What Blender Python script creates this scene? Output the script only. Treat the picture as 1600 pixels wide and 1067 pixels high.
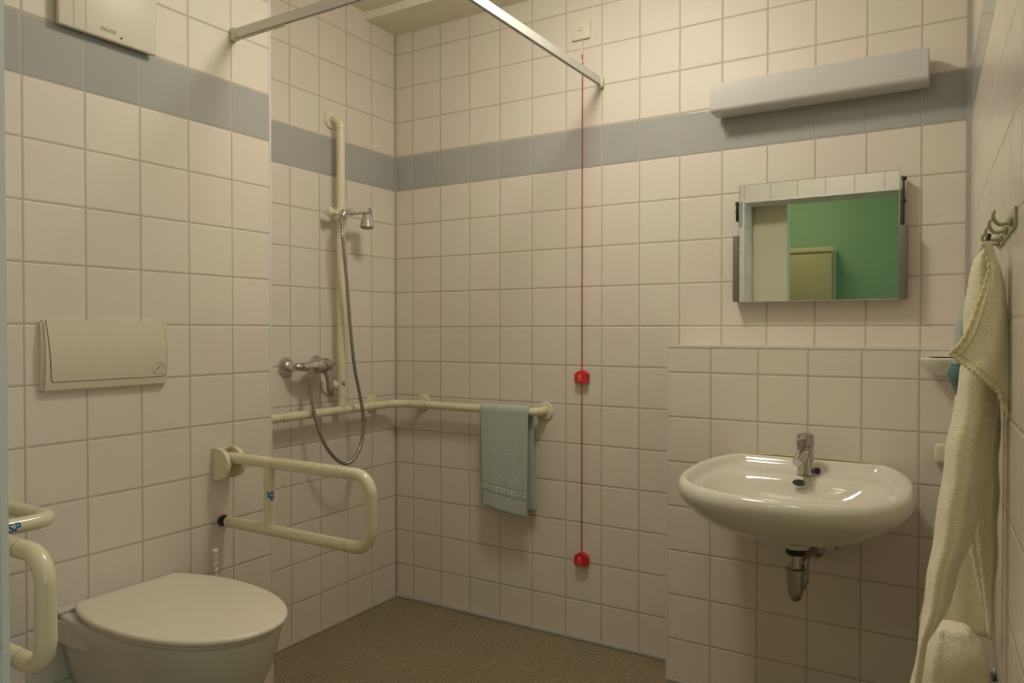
import bpy, bmesh, math, random
from mathutils import Vector, Matrix
random.seed(7)
PI = math.pi
for o in list(bpy.data.objects): bpy.data.objects.remove(o, do_unlink=True)
scene = bpy.context.scene
COL = scene.collection

# ------------------------------------------------------------ camera, world, exposure
CAM = Vector((2.1567, -2.5596, 1.1836)); YAW = -0.5455; PITCH = -0.0143; FPX = 1162.33
cd = bpy.data.cameras.new('camera'); cam = bpy.data.objects.new('camera', cd); COL.objects.link(cam)
cam.location = CAM
fw = Vector((math.sin(YAW) * math.cos(PITCH), math.cos(YAW) * math.cos(PITCH), math.sin(PITCH)))
cam.rotation_euler = fw.to_track_quat('-Z', 'Y').to_euler()
cd.sensor_width = 36.0; cd.lens = FPX / 1600 * 36.0; cd.clip_start = 0.02; cd.clip_end = 60
scene.camera = cam
w = bpy.data.worlds.new('world'); scene.world = w; w.use_nodes = True
w.node_tree.nodes['Background'].inputs[0].default_value = (1, 0.9, 0.75, 1)
w.node_tree.nodes['Background'].inputs[1].default_value = 0.03
vs = scene.view_settings
vs.view_transform = 'Standard'; vs.look = 'None'; vs.gamma = 1; vs.use_curve_mapping = False; vs.exposure = 0.0
LAMP = Vector((1.17, -0.86, 2.515)); LAMP_R = 0.15; LAMP_E = 50; LAMP2 = Vector((1.65, -1.70, 2.52)); LAMP2_R = 0.11; LAMP2_E = 11
LAMP_COL = (1.0, 0.935, 0.80)
def area(name, loc, rot, sx, sy, power, col):
    l = bpy.data.lights.new(name, 'AREA'); l.shape = 'RECTANGLE'; l.size = sx; l.size_y = sy; l.energy = power; l.color = col
    o = bpy.data.objects.new(name, l); o.location = loc; o.rotation_euler = rot; COL.objects.link(o); return o
# the corridor outside the doorway: an added fill lamp and daylight from its right end
area('corridor_warm_fill', (1.0, -2.95, 2.45), (0, 0, 0), 0.5, 0.3, 6.0, (1, 0.86, 0.60))
area('corridor_daylight', (3.9, -3.0, 1.5), (0, PI / 2, 0), 1.2, 0.8, 14.0, (0.62, 0.96, 1.0))

# ------------------------------------------------------------ material helpers
def lin(c):
    return tuple(((x / 255) / 12.92 if x / 255 <= 0.04045 else ((x / 255 + 0.055) / 1.055) ** 2.4) for x in c) + (1,)
def mat(name, col, rough=0.5, metal=0.0, spec=0.5, bump=0, bscale=100, emit=None, estr=0, var=0, vscale=8, coat=0, trans=0):
    m = bpy.data.materials.new(name); m.use_nodes = True; nt = m.node_tree; N = nt.nodes; L = nt.links
    b = N['Principled BSDF']
    if len(col) == 3: col = (*col, 1)
    b.inputs['Base Color'].default_value = col; b.inputs['Roughness'].default_value = rough
    b.inputs['Metallic'].default_value = metal; b.inputs['Specular IOR Level'].default_value = spec
    b.inputs['Coat Weight'].default_value = coat; b.inputs['Transmission Weight'].default_value = trans
    if emit: b.inputs['Emission Color'].default_value = (*emit[:3], 1); b.inputs['Emission Strength'].default_value = estr
    tc = N.new('ShaderNodeTexCoord')
    if var:
        n = N.new('ShaderNodeTexNoise'); n.inputs['Scale'].default_value = vscale; n.inputs['Detail'].default_value = 4
        L.new(tc.outputs['Object'], n.inputs['Vector'])
        mx = N.new('ShaderNodeMixRGB'); mx.inputs[1].default_value = tuple(c * (1 - var) for c in col[:3]) + (1,)
        mx.inputs[2].default_value = tuple(min(1, c * (1 + var)) for c in col[:3]) + (1,)
        L.new(n.outputs[0], mx.inputs[0]); L.new(mx.outputs[0], b.inputs['Base Color'])
    if bump:
        n = N.new('ShaderNodeTexNoise'); n.inputs['Scale'].default_value = bscale; n.inputs['Detail'].default_value = 3
        L.new(tc.outputs['Object'], n.inputs['Vector'])
        bp = N.new('ShaderNodeBump'); bp.inputs['Strength'].default_value = bump; bp.inputs['Distance'].default_value = 0.002
        L.new(n.outputs[0], bp.inputs['Height']); L.new(bp.outputs[0], b.inputs['Normal'])
    return m

TILE = (0.76, 0.695, 0.615); BAND = (0.42, 0.425, 0.402); GROUT = (0.52, 0.46, 0.37)
def tile_mat(name, ax, uoff, voff=0.0, vax=2, band=True, pitch=0.15, tile=TILE, grout=GROUT, gw=0.0021, rough=0.5):
    """square glazed tiles on the wall: grid lines at uoff+k*pitch along axis ax and voff+k*pitch along axis vax"""
    m = bpy.data.materials.new(name); m.use_nodes = True; nt = m.node_tree; N = nt.nodes; L = nt.links
    b = N['Principled BSDF']
    g = N.new('ShaderNodeNewGeometry'); sp = N.new('ShaderNodeSeparateXYZ'); L.new(g.outputs['Position'], sp.inputs[0])
    def M(op, a, bb=None, c=None, clamp=False):
        n = N.new('ShaderNodeMath'); n.operation = op; n.use_clamp = clamp
        for i, x in enumerate((a, bb, c)):
            if x is None: continue
            if isinstance(x, (int, float)): n.inputs[i].default_value = x
            else: L.new(x, n.inputs[i])
        return n.outputs[0]
    def dist(out, off):
        q = M('DIVIDE', M('SUBTRACT', out, off), pitch)
        fr = M('SUBTRACT', q, M('FLOOR', q))
        d = M('MULTIPLY', M('MINIMUM', fr, M('SUBTRACT', 1.0, fr)), pitch)
        return d, M('FLOOR', q)
    du, iu = dist(sp.outputs[ax], uoff); dv, iv = dist(sp.outputs[vax], voff)
    d = M('MINIMUM', du, dv)
    mask = M('SMOOTH_MIN', 1.0, M('MULTIPLY', M('SUBTRACT', d, gw - 0.0004), 1 / 0.0008), 0.0)  # 0 grout, 1 tile
    mask = M('MAXIMUM', mask, 0.0)
    # per-tile tone
    cx = N.new('ShaderNodeCombineXYZ'); L.new(iu, cx.inputs[0]); L.new(iv, cx.inputs[1])
    wn = N.new('ShaderNodeTexWhiteNoise'); wn.noise_dimensions = '2D'; L.new(cx.outputs[0], wn.inputs['Vector'])
    tone = M('MULTIPLY_ADD', wn.outputs['Value'], 0.035, 0.98)
    no = N.new('ShaderNodeTexNoise'); no.inputs['Scale'].default_value = 3.5; no.inputs['Detail'].default_value = 2
    L.new(g.outputs['Position'], no.inputs['Vector'])
    mixn = N.new('ShaderNodeMixRGB'); mixn.inputs[1].default_value = (tile[0] * 1.01, tile[1] * 0.985, tile[2] * 0.995, 1)
    mixn.inputs[2].default_value = (tile[0] * 0.985, tile[1] * 1.01, tile[2] * 0.98, 1)
    rmp = M('MULTIPLY', M('SUBTRACT', no.outputs[0], 0.4), 4.0, clamp=True); L.new(rmp, mixn.inputs[0])
    tc = mixn.outputs[0]
    gcol = None
    if band:
        z = sp.outputs[2]
        bm_ = M('MULTIPLY', M('GREATER_THAN', z, 1.8), M('LESS_THAN', z, 1.95))
        mb = N.new('ShaderNodeMixRGB'); L.new(bm_, mb.inputs[0]); L.new(tc, mb.inputs[1]); mb.inputs[2].default_value = (*BAND, 1)
        tc = mb.outputs[0]
        inner = M('MULTIPLY', M('GREATER_THAN', z, 1.8 + gw), M('LESS_THAN', z, 1.95 - gw))
        gb = N.new('ShaderNodeMixRGB'); L.new(inner, gb.inputs[0]); gb.inputs[1].default_value = (*grout, 1)
        gb.inputs[2].default_value = (BAND[0] * 1.12, BAND[1] * 1.08, BAND[2] * 1.03, 1); gcol = gb.outputs[0]
    hs = N.new('ShaderNodeMixRGB'); hs.blend_type = 'MULTIPLY'; hs.inputs[0].default_value = 1
    ct = N.new('ShaderNodeCombineXYZ')
    for i in range(3): L.new(tone, ct.inputs[i])
    L.new(tc, hs.inputs[1]); L.new(ct.outputs[0], hs.inputs[2])
    mg = N.new('ShaderNodeMixRGB'); L.new(mask, mg.inputs[0]); L.new(hs.outputs[0], mg.inputs[2])
    if gcol is not None: L.new(gcol, mg.inputs[1])
    else: mg.inputs[1].default_value = (*grout, 1)
    L.new(mg.outputs[0], b.inputs['Base Color'])
    if band:
        r0 = M('SUBTRACT', rough, M('MULTIPLY', bm_, rough - 0.13))
    else: r0 = rough
    r = M('ADD', M('MULTIPLY', mask, M('SUBTRACT', r0, 0.75) if not isinstance(r0, float) else r0 - 0.75), 0.75)
    L.new(r, b.inputs['Roughness']); b.inputs['Specular IOR Level'].default_value = 0.42
    # rounded tile edges + faint glaze waviness
    e = M('DIVIDE', M('SUBTRACT', d, gw), 0.004, clamp=True)
    hgt = M('MULTIPLY', M('MULTIPLY', e, M('SUBTRACT', 2.0, e)), 0.0011)
    n2 = N.new('ShaderNodeTexNoise'); n2.inputs['Scale'].default_value = 14; n2.inputs['Detail'].default_value = 1
    L.new(g.outputs['Position'], n2.inputs['Vector'])
    hgt = M('ADD', hgt, M('MULTIPLY', n2.outputs[0], 0.0006))
    bp = N.new('ShaderNodeBump'); bp.inputs['Strength'].default_value = 1.0; bp.inputs['Distance'].default_value = 1.0
    L.new(hgt, bp.inputs['Height']); L.new(bp.outputs[0], b.inputs['Normal'])
    return m

M_ = {}
M_['plaster'] = mat('painted_plaster', (0.84, 0.785, 0.64), 0.85, bump=0.1, bscale=60, var=0.03)
M_['ceil_edge'] = mat('ceiling_edge_pale', (0.90, 0.86, 0.74), 0.8)
M_['cream'] = mat('cream_nylon', (0.76, 0.70, 0.50), 0.22, coat=0.3, var=0.02)
M_['joint'] = mat('cream_joint_shadow_gap', (0.22, 0.19, 0.11), 0.6)
M_['chrome'] = mat('worn_chrome', (0.62, 0.60, 0.57), 0.13, 1.0, bump=0.05, bscale=40)
M_['chrome_dull'] = mat('dull_chrome', (0.46, 0.43, 0.40), 0.3, 1.0, var=0.25, vscale=60)
M_['hose'] = mat('steel_hose', (0.42, 0.41, 0.39), 0.25, 1.0)
M_['rubber'] = mat('black_rubber', (0.012, 0.011, 0.010), 0.5)
M_['porcelain'] = mat('white_porcelain', (0.74, 0.71, 0.62), 0.07, coat=0.6)
M_['wc_porcelain'] = mat('toilet_porcelain', (0.66, 0.63, 0.55), 0.1, coat=0.5)
M_['lid'] = mat('toilet_lid_plastic', (0.78, 0.71, 0.60), 0.28, var=0.02, vscale=4)
M_['plastic'] = mat('white_plastic', (0.76, 0.71, 0.58), 0.35)
M_['flush'] = mat('flush_plate_plastic', (0.70, 0.65, 0.52), 0.3, coat=0.2)
M_['dark'] = mat('dark_gap', (0.03, 0.027, 0.02), 0.7)
M_['grey_ink'] = mat('grey_print', (0.30, 0.28, 0.24), 0.6)
M_['fan'] = mat('fan_cover_white', (0.72, 0.67, 0.56), 0.4)
M_['alu'] = mat('satin_aluminium', (0.74, 0.74, 0.71), 0.35, 0.1)
M_['alu_dark'] = mat('aluminium_track_groove', (0.10, 0.095, 0.085), 0.4, 0.3)
M_['trim'] = mat('white_edge_trim', (0.72, 0.70, 0.66), 0.35)
M_['silicone'] = mat('grey_silicone', (0.44, 0.425, 0.38), 0.5, bump=0.4, bscale=30, var=0.15, vscale=25)
M_['silicone_side'] = mat('brown_silicone', (0.46, 0.41, 0.33), 0.6, var=0.15, vscale=25)
M_['red'] = mat('red_plastic', (0.62, 0.016, 0.02), 0.35)
M_['red_cord'] = mat('red_cord', (0.42, 0.015, 0.015), 0.6)
M_['white_mark'] = mat('white_print', (0.85, 0.75, 0.7), 0.6)
M_['blue_mark'] = mat('blue_print', (0.01, 0.13, 0.42), 0.4)
M_['diffuser'] = mat('opal_lamp_cover', (0.60, 0.59, 0.565), 0.35)
M_['mirror'] = mat('mirror_silver', (0.80, 0.87, 0.85), 0.005, 1.0)
M_['glass_edge'] = mat('bevelled_glass_edge', (0.75, 0.80, 0.75), 0.2)
M_['grey_plastic'] = mat('grey_green_plastic', (0.17, 0.17, 0.125), 0.45)
M_['black_metal'] = mat('dark_hinge_metal', (0.05, 0.045, 0.04), 0.5, 0.5)
M_['orange'] = mat('orange_plastic', (0.55, 0.23, 0.09), 0.4)
M_['clear'] = mat('smoky_clear_plastic', (0.42, 0.41, 0.36), 0.2)
M_['hook'] = mat('yellowed_hook_plastic', (0.46, 0.44, 0.27), 0.25, coat=0.3)
M_['green'] = mat('green_wall_paint', (0.25, 0.38, 0.21), 0.8, var=0.03)
M_['offwhite'] = mat('corridor_offwhite_paint', (0.74, 0.69, 0.50), 0.85)
M_['cabinet'] = mat('beige_cabinet', (0.40, 0.355, 0.18), 0.6)
M_['lino'] = mat('corridor_linoleum', (0.25, 0.22, 0.16), 0.5)
M_['caulk'] = mat('yellowed_caulk', (0.62, 0.52, 0.22), 0.6)
def cloth(name, c1, c2, sc=700, bump=0.9):
    m = mat(name, c1, 0.95, spec=0.15); nt = m.node_tree; N = nt.nodes; L = nt.links; b = N['Principled BSDF']
    tc = N.new('ShaderNodeTexCoord'); n = N.new('ShaderNodeTexNoise'); n.inputs['Scale'].default_value = sc; n.inputs['Detail'].default_value = 2
    L.new(tc.outputs['Object'], n.inputs['Vector'])
    n3 = N.new('ShaderNodeTexNoise'); n3.inputs['Scale'].default_value = 60; L.new(tc.outputs['Object'], n3.inputs['Vector'])
    ad = N.new('ShaderNodeMath'); ad.operation = 'ADD'; L.new(n.outputs[0], ad.inputs[0]); L.new(n3.outputs[0], ad.inputs[1])
    bp = N.new('ShaderNodeBump'); bp.inputs['Strength'].default_value = bump; bp.inputs['Distance'].default_value = 0.004
    L.new(ad.outputs[0], bp.inputs['Height']); L.new(bp.outputs[0], b.inputs['Normal'])
    mx = N.new('ShaderNodeMixRGB'); mx.inputs[1].default_value = (*c1, 1); mx.inputs[2].default_value = (*c2, 1)
    L.new(n.outputs[0], mx.inputs[0]); L.new(mx.outputs[0], b.inputs['Base Color'])
    b.inputs['Sheen Weight'].default_value = 0.3
    return m
M_['terry_cream'] = cloth('cream_terry', (0.93, 0.84, 0.56), (0.98, 0.92, 0.70), 420, 0.7)
M_['terry_hem'] = cloth('cream_woven_hem', (0.84, 0.73, 0.42), (0.90, 0.80, 0.50), 300, 0.6)
M_['terry_white'] = cloth('offwhite_terry', (0.88, 0.81, 0.60), (0.96, 0.90, 0.70), 420, 0.7)
M_['cloth_blue'] = cloth('pale_blue_terry', (0.43, 0.49, 0.45), (0.53, 0.58, 0.52), 450, 0.5)
M_['cloth_blue_w'] = cloth('bluish_white_cloth', (0.36, 0.44, 0.41), (0.42, 0.49, 0.45), 400, 0.5)
M_['cloth_teal'] = cloth('teal_band_cloth', (0.07, 0.15, 0.16), (0.10, 0.19, 0.20), 400, 0.4)
M_['pattern_light'] = cloth('pale_woven_key_pattern', (0.66, 0.72, 0.62), (0.72, 0.77, 0.66), 500, 0.4)
M_['pattern_teal'] = cloth('teal_woven_lines', (0.16, 0.31, 0.30), (0.20, 0.35, 0.33), 500, 0.4)
M_['lamp_glass'] = mat('glowing_lamp_glass', (0.9, 0.85, 0.75), 0.3, emit=LAMP_COL, estr=LAMP_E)

M_['lamp_glass_dim'] = mat('dim_lamp_glass', (0.9, 0.85, 0.75), 0.3, emit=LAMP_COL, estr=LAMP2_E)

# ------------------------------------------------------------ geometry helpers
def link(name, me, m, parent=None, smooth=False, mats=None, sub=0, solid=0):
    o = bpy.data.objects.new(name, me); COL.objects.link(o)
    for mm in (mats or [m]): me.materials.append(mm)
    if parent is not None:
        o.parent = parent; root = parent
        while root.parent: root = root.parent
        me.transform(Matrix.Translation(-root.location))
    if smooth:
        for p in me.polygons: p.use_smooth = True
        if smooth == 'auto':
            bm = bmesh.new(); bm.from_mesh(me)
            for e in bm.edges:
                if len(e.link_faces) == 2 and e.calc_face_angle() > math.radians(38): e.smooth = False
            bm.to_mesh(me); bm.free()
    if solid:
        md = o.modifiers.new('thick', 'SOLIDIFY'); md.thickness = solid; md.offset = 0
    if sub:
        md = o.modifiers.new('sub', 'SUBSURF'); md.levels = sub; md.render_levels = sub
    return o
def obj(name, bm, m, parent=None, smooth='auto', mats=None, sub=0, solid=0):
    bmesh.ops.recalc_face_normals(bm, faces=bm.faces)
    me = bpy.data.meshes.new(name); bm.to_mesh(me); bm.free()
    return link(name, me, m, parent, smooth, mats, sub, solid)
def thing(name, label, cat, loc=(0, 0, 0), group=None):
    o = bpy.data.objects.new(name, None); COL.objects.link(o); o.location = loc; o.empty_display_size = 0.1
    o['label'] = label; o['category'] = cat
    if group: o['group'] = group
    return o
def tag(o, label, cat, group=None):
    o['label'] = label; o['category'] = cat
    if group: o['group'] = group
    return o
def add_box(bm, lo, hi, bevel=0, seg=2, mi=0, M=None):
    c = [(a + b) / 2 for a, b in zip(lo, hi)]; s = [abs(b - a) for a, b in zip(lo, hi)]
    mt = Matrix.Translation(c) @ Matrix.Diagonal((*s, 1))
    r = bmesh.ops.create_cube(bm, size=1, matrix=mt)
    vs_ = r['verts']
    if bevel:
        ed = list({e for v in vs_ for e in v.link_edges})
        rr = bmesh.ops.bevel(bm, geom=ed, offset=bevel, segments=seg, affect='EDGES', profile=0.5)
        vs_ = list({v for f in rr['faces'] for v in f.verts} | {v for v in vs_ if v.is_valid})
    for f in {f for v in vs_ for f in v.link_faces}: f.material_index = mi
    if M is not None: bmesh.ops.transform(bm, matrix=M, verts=vs_)
    return vs_
def box(name, lo, hi, m, parent=None, bevel=0, seg=2):
    bm = bmesh.new(); add_box(bm, lo, hi, bevel, seg); return obj(name, bm, m, parent)
def frames(pts):
    pts = [Vector(p) for p in pts]; n = len(pts); T = []
    for i in range(n):
        a = pts[max(i - 1, 0)]; b = pts[min(i + 1, n - 1)]; T.append((b - a).normalized())
    u = Vector((0, 0, 1)) if abs(T[0].z) < 0.9 else Vector((1, 0, 0))
    u = (u - T[0] * u.dot(T[0])).normalized(); out = []
    for i in range(n):
        u = (u - T[i] * u.dot(T[i])).normalized(); out.append((pts[i], T[i], u, T[i].cross(u)))
    return out
def add_tube(bm, pts, r, n=20, caps=True, mi=0):
    rings = []; rr = r if isinstance(r, (list, tuple)) else [r] * len(pts)
    for (p, t, u, v), R in zip(frames(pts), rr):
        rings.append([bm.verts.new(p + (u * math.cos(2 * PI * k / n) + v * math.sin(2 * PI * k / n)) * R) for k in range(n)])
    for a, b in zip(rings, rings[1:]):
        for k in range(n):
            f = bm.faces.new((a[k], a[(k + 1) % n], b[(k + 1) % n], b[k])); f.material_index = mi
    if caps:
        bm.faces.new(rings[0][::-1]).material_index = mi; bm.faces.new(rings[-1]).material_index = mi
def tube(name, pts, r, m, parent=None, n=20):
    bm = bmesh.new(); add_tube(bm, pts, r, n); return obj(name, bm, m, parent)
def lathe(bm, prof, origin, axis, n=32, mi=0):
    """prof: list of (r, h) along axis from origin"""
    ax = Vector(axis).normalized(); u = Vector((0, 0, 1)) if abs(ax.z) < 0.9 else Vector((1, 0, 0))
    u = (u - ax * u.dot(ax)).normalized(); v = ax.cross(u); O = Vector(origin); rings = []
    for r, h in prof:
        if r < 1e-6: rings.append([bm.verts.new(O + ax * h)])
        else: rings.append([bm.verts.new(O + ax * h + (u * math.cos(2 * PI * k / n) + v * math.sin(2 * PI * k / n)) * r) for k in range(n)])
    for a, b in zip(rings, rings[1:]):
        for k in range(n):
            k2 = (k + 1) % n
            if len(a) == 1 and len(b) == 1: continue
            if len(a) == 1: f = bm.faces.new((a[0], b[k2], b[k]))
            elif len(b) == 1: f = bm.faces.new((a[k], a[k2], b[0]))
            else: f = bm.faces.new((a[k], a[k2], b[k2], b[k]))
            f.material_index = mi
def lath(name, prof, origin, axis, m, parent=None, n=32):
    bm = bmesh.new(); lathe(bm, prof, origin, axis, n); return obj(name, bm, m, parent)
def roundpath(pts, rad, n=10):
    """polyline with filleted corners"""
    P = [Vector(p) for p in pts]; out = [P[0]]
    for i in range(1, len(P) - 1):
        a = (P[i - 1] - P[i]).normalized(); b = (P[i + 1] - P[i]).normalized()
        ang = a.angle(b); d = rad / math.tan(ang / 2); c = P[i] + (a + b).normalized() * rad / math.sin(ang / 2)
        p0 = P[i] + a * d; p1 = P[i] + b * d; v0 = p0 - c; v1 = p1 - c; th = v0.angle(v1); ax = v0.cross(v1).normalized()
        for k in range(n + 1): out.append(c + Matrix.Rotation(th * k / n, 3, ax) @ v0)
    out.append(P[-1]); return out
def smoothpath(pts, k=6):
    P = [Vector(p) for p in pts]; P = [P[0]] + P + [P[-1]]; out = []
    for i in range(1, len(P) - 2):
        for j in range(k):
            t = j / k
            out.append(0.5 * ((2 * P[i]) + (P[i + 1] - P[i - 1]) * t + (2 * P[i - 1] - 5 * P[i] + 4 * P[i + 1] - P[i + 2]) * t * t + (-P[i - 1] + 3 * P[i] - 3 * P[i + 1] + P[i + 2]) * t ** 3))
    out.append(P[-2]); return out
def prism(bm, poly, h0, h1, fn, mi=0):
    """poly 2-D outline, extruded h0..h1, fn(u,v,h)->point"""
    a = [bm.verts.new(fn(u, v, h0)) for u, v in poly]; b = [bm.verts.new(fn(u, v, h1)) for u, v in poly]; n = len(poly)
    bm.faces.new(a[::-1]).material_index = mi; bm.faces.new(b).material_index = mi
    for k in range(n): bm.faces.new((a[k], a[(k + 1) % n], b[(k + 1) % n], b[k])).material_index = mi
def text_mesh(txt, size, fn, depth=0.0003, sub=2):
    """flat lettering mapped point by point through fn(u,v)->point (centred on 0,0)"""
    cu = bpy.data.curves.new('lettering', 'FONT'); cu.body = txt; cu.size = size; cu.align_x = 'CENTER'; cu.align_y = 'CENTER'
    cu.offset = size * 0.028; cu.resolution_u = 4
    o = bpy.data.objects.new('lettering', cu); COL.objects.link(o); bpy.context.view_layer.update()
    me = bpy.data.meshes.new_from_object(o.evaluated_get(bpy.context.evaluated_depsgraph_get()))
    bpy.data.objects.remove(o); bm = bmesh.new(); bm.from_mesh(me)
    bmesh.ops.triangulate(bm, faces=bm.faces)
    for _ in range(sub): bmesh.ops.subdivide_edges(bm, edges=bm.edges, cuts=1)
    for v in bm.verts: v.co = fn(v.co.x, v.co.y)
    return bm
def struct(o):
    o['kind'] = 'structure'; return o
def tiled_box(name, lo, hi, mx, my, mz):
    """box whose x-facing, y-facing and z-facing sides take different tile layouts"""
    bm = bmesh.new(); add_box(bm, lo, hi)
    bmesh.ops.recalc_face_normals(bm, faces=bm.faces)
    for f in bm.faces:
        n = f.normal; f.material_index = 0 if abs(n.x) > .5 else (1 if abs(n.y) > .5 else 2)
    return struct(obj(name, bm, None, mats=[mx, my, mz], smooth=False))

# ------------------------------------------------------------ the room
A = 0.2175; B = 0.1415; CEIL = 2.52; NICHE = -0.885; FRONT = -2.05; JX = 1.036
t_back = tile_mat('tiles_back', 0, 0.0955)
t_shower = tile_mat('tiles_shower', 1, -0.1561)
t_wc = tile_mat('tiles_toilet_wall', 1, -0.1359)
t_ret = tile_mat('tiles_niche_return', 0, 0.0675)
t_sink = tile_mat('tiles_sink_wall', 0, 1.4506, 1.044, band=False)
t_sink_side = tile_mat('tiles_sink_side', 1, -B, 1.044, band=False)
t_ledge = tile_mat('tiles_ledge', 0, 0.0955, -B, vax=1, band=False)
t_right = tile_mat('tiles_right', 1, 0.0, rough=0.2)
t_front = tile_mat('tiles_front', 0, JX)
t_reveal = tile_mat('tiles_reveal', 1, -2.2, band=False)
t_reveal_t = tile_mat('tiles_reveal_top', 0, JX, -2.2, vax=1, band=False)
t_floor = tile_mat('floor_mosaic', 0, 0.03, -0.02, vax=1, band=False, pitch=0.05, tile=(0.25, 0.21, 0.135), grout=(0.36, 0.31, 0.21), gw=0.0012, rough=0.45)
def mottle(m):
    nt = m.node_tree; N = nt.nodes; L = nt.links; b = N['Principled BSDF']; src = b.inputs['Base Color'].links[0].from_socket
    g = N.new('ShaderNodeNewGeometry'); n = N.new('ShaderNodeTexNoise'); n.inputs['Scale'].default_value = 110; n.inputs['Detail'].default_value = 3
    L.new(g.outputs['Position'], n.inputs['Vector'])
    n2 = N.new('ShaderNodeTexNoise'); n2.inputs['Scale'].default_value = 5; n2.inputs['Detail'].default_value = 4; L.new(g.outputs['Position'], n2.inputs['Vector'])
    r = N.new('ShaderNodeValToRGB'); r.color_ramp.elements[0].position = 0.35; r.color_ramp.elements[1].position = 0.68
    r.color_ramp.elements[0].color = (0.66, 0.66, 0.65, 1); r.color_ramp.elements[1].color = (1.36, 1.34, 1.26, 1); L.new(n.outputs[0], r.inputs[0])
    r2 = N.new('ShaderNodeValToRGB'); r2.color_ramp.elements[0].color = (0.78, 0.78, 0.78, 1); r2.color_ramp.elements[1].color = (1.15, 1.14, 1.08, 1); L.new(n2.outputs[0], r2.inputs[0])
    a = N.new('ShaderNodeMixRGB'); a.blend_type = 'MULTIPLY'; a.inputs[0].default_value = 1; L.new(src, a.inputs[1]); L.new(r.outputs[0], a.inputs[2])
    c = N.new('ShaderNodeMixRGB'); c.blend_type = 'MULTIPLY'; c.inputs[0].default_value = 1; L.new(a.outputs[0], c.inputs[1]); L.new(r2.outputs[0], c.inputs[2])
    L.new(c.outputs[0], b.inputs['Base Color'])
mottle(t_floor)

struct(box('floor', (-0.15, -2.25, -0.1), (2.5, 0.15, 0.0), t_floor))
struct(box('ceiling', (-0.15, -2.25, CEIL), (2.5, 0.15, CEIL + 0.1), M_['plaster']))
tiled_box('wall_back', (-0.12, 0, 0), (2.35, 0.12, CEIL), t_back, t_back, t_back)
tiled_box('wall_left', (-0.12, NICHE, 0), (0, 0, CEIL), t_shower, t_shower, t_shower)
tiled_box('wall_left_toilet', (-0.12, -2.35, 0), (A, NICHE, CEIL), t_wc, t_ret, t_ret)
tiled_box('wall_back_lower', (1.303, -B, 0), (2.30, 0.0, 1.135), t_sink_side, t_sink, t_ledge)
# right wall, a couple of degrees off square
bm = bmesh.new(); KW = 0.0367
def rwx(y): return 2.172 - KW * y
q = [(rwx(0.1), 0.1), (rwx(-2.35), -2.35), (rwx(-2.35) + 0.12, -2.35), (rwx(0.1) + 0.12, 0.1)]
prism(bm, q, 0, CEIL, lambda u, v, h: (u, v, h)); struct(obj('wall_right', bm, t_right, smooth=False))
# front wall with the doorway the camera looks through
LINT = 1.945
tiled_box('wall_front', (A, -2.25, 0), (JX, FRONT, CEIL), t_reveal, t_front, t_front)
tiled_box('wall_front_lintel', (JX, -2.25, LINT), (rwx(-2.15), FRONT, CEIL), t_front, t_front, t_reveal_t)
# ceiling panel above the back wall
bm = bmesh.new(); add_box(bm, (0, -0.196, 2.487), (2.172, 0, CEIL))
bm.faces.ensure_lookup_table(); bmesh.ops.recalc_face_normals(bm, faces=bm.faces)
for f in bm.faces: f.material_index = 1 if f.normal.y < -0.5 else 0  # front face of the panel coloured paler than the rest
struct(obj('trim_1', bm, None, mats=[M_['plaster'], M_['ceil_edge']], smooth=False))
struct(box('trim_2', (0, -0.014, -0.001), (1.303, 0, 0.014), M_['silicone'], bevel=0.005))
struct(box('trim_3', (0, NICHE, -0.001), (0.010, -0.014, 0.008), M_['silicone_side'], bevel=0.003))
struct(box('trim_4', (A - 0.004, NICHE - 0.006, 0), (A + 0.0015, NICHE + 0.0015, CEIL), M_['trim']))
struct(box('trim_5', (1.301, -B - 0.0018, 1.129), (rwx(-B) - 0.001, -B + 0.006, 1.137), M_['trim']))
struct(box('trim_6', (1.3005, -B - 0.0012, 0), (1.307, -B + 0.005, 1.129), M_['trim']))
struct(box('trim_7', (JX - 0.009, FRONT - 0.008, 0), (JX + 0.002, FRONT + 0.002, LINT), M_['alu']))
struct(box('trim_8', (JX - 0.009, FRONT - 0.008, LINT - 0.002), (rwx(FRONT) - 0.002, FRONT + 0.002, LINT + 0.009), M_['trim']))
struct(box('trim_9', (rwx(0) - 0.013, -0.006, 1.137), (rwx(0) + 0.002, 0.0, 2.487), M_['silicone']))
struct(box('trim_10', (-0.001, -0.005, 0.014), (0.005, 0.0, 2.487), M_['silicone_side'], bevel=0.002))
struct(box('trim_11', (1.303, -B - 0.012, -0.001), (rwx(-B) - 0.002, -B - 0.002, 0.012), M_['silicone'], bevel=0.003))
# corridor seen in the mirror
struct(box('wall_corridor_back', (-0.2, -3.7, 0), (4.1, -3.6, 2.6), M_['green']))
struct(box('wall_corridor_left', (-0.3, -3.7, 0), (-0.2, -2.3, 2.6), M_['offwhite']))
struct(box('wall_corridor_stub', (0.225, -2.36, 0), (1.237, -2.275, 2.6), M_['offwhite']))
struct(box('wall_corridor_right', (4.1, -3.7, 0), (4.2, -2.25, 2.6), M_['offwhite']))
struct(box('wall_corridor_front', (2.50, -2.35, 0), (4.1, -2.25, 2.6), M_['offwhite']))
struct(box('floor_corridor', (-0.3, -3.7, -0.1), (4.2, -2.25, -0.002), M_['lino']))
struct(box('ceiling_corridor', (-0.3, -3.7, 2.6), (4.2, -2.25, 2.7), M_['plaster']))
cb = thing('storage_cabinet', 'beige storage cabinet before the green wall, seen in the mirror', 'cabinet', (1.16, -3.5, 0))
box('body', (0.99, -3.598, 0), (1.335, -3.42, 1.765), M_['cabinet'], cb)
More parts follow.
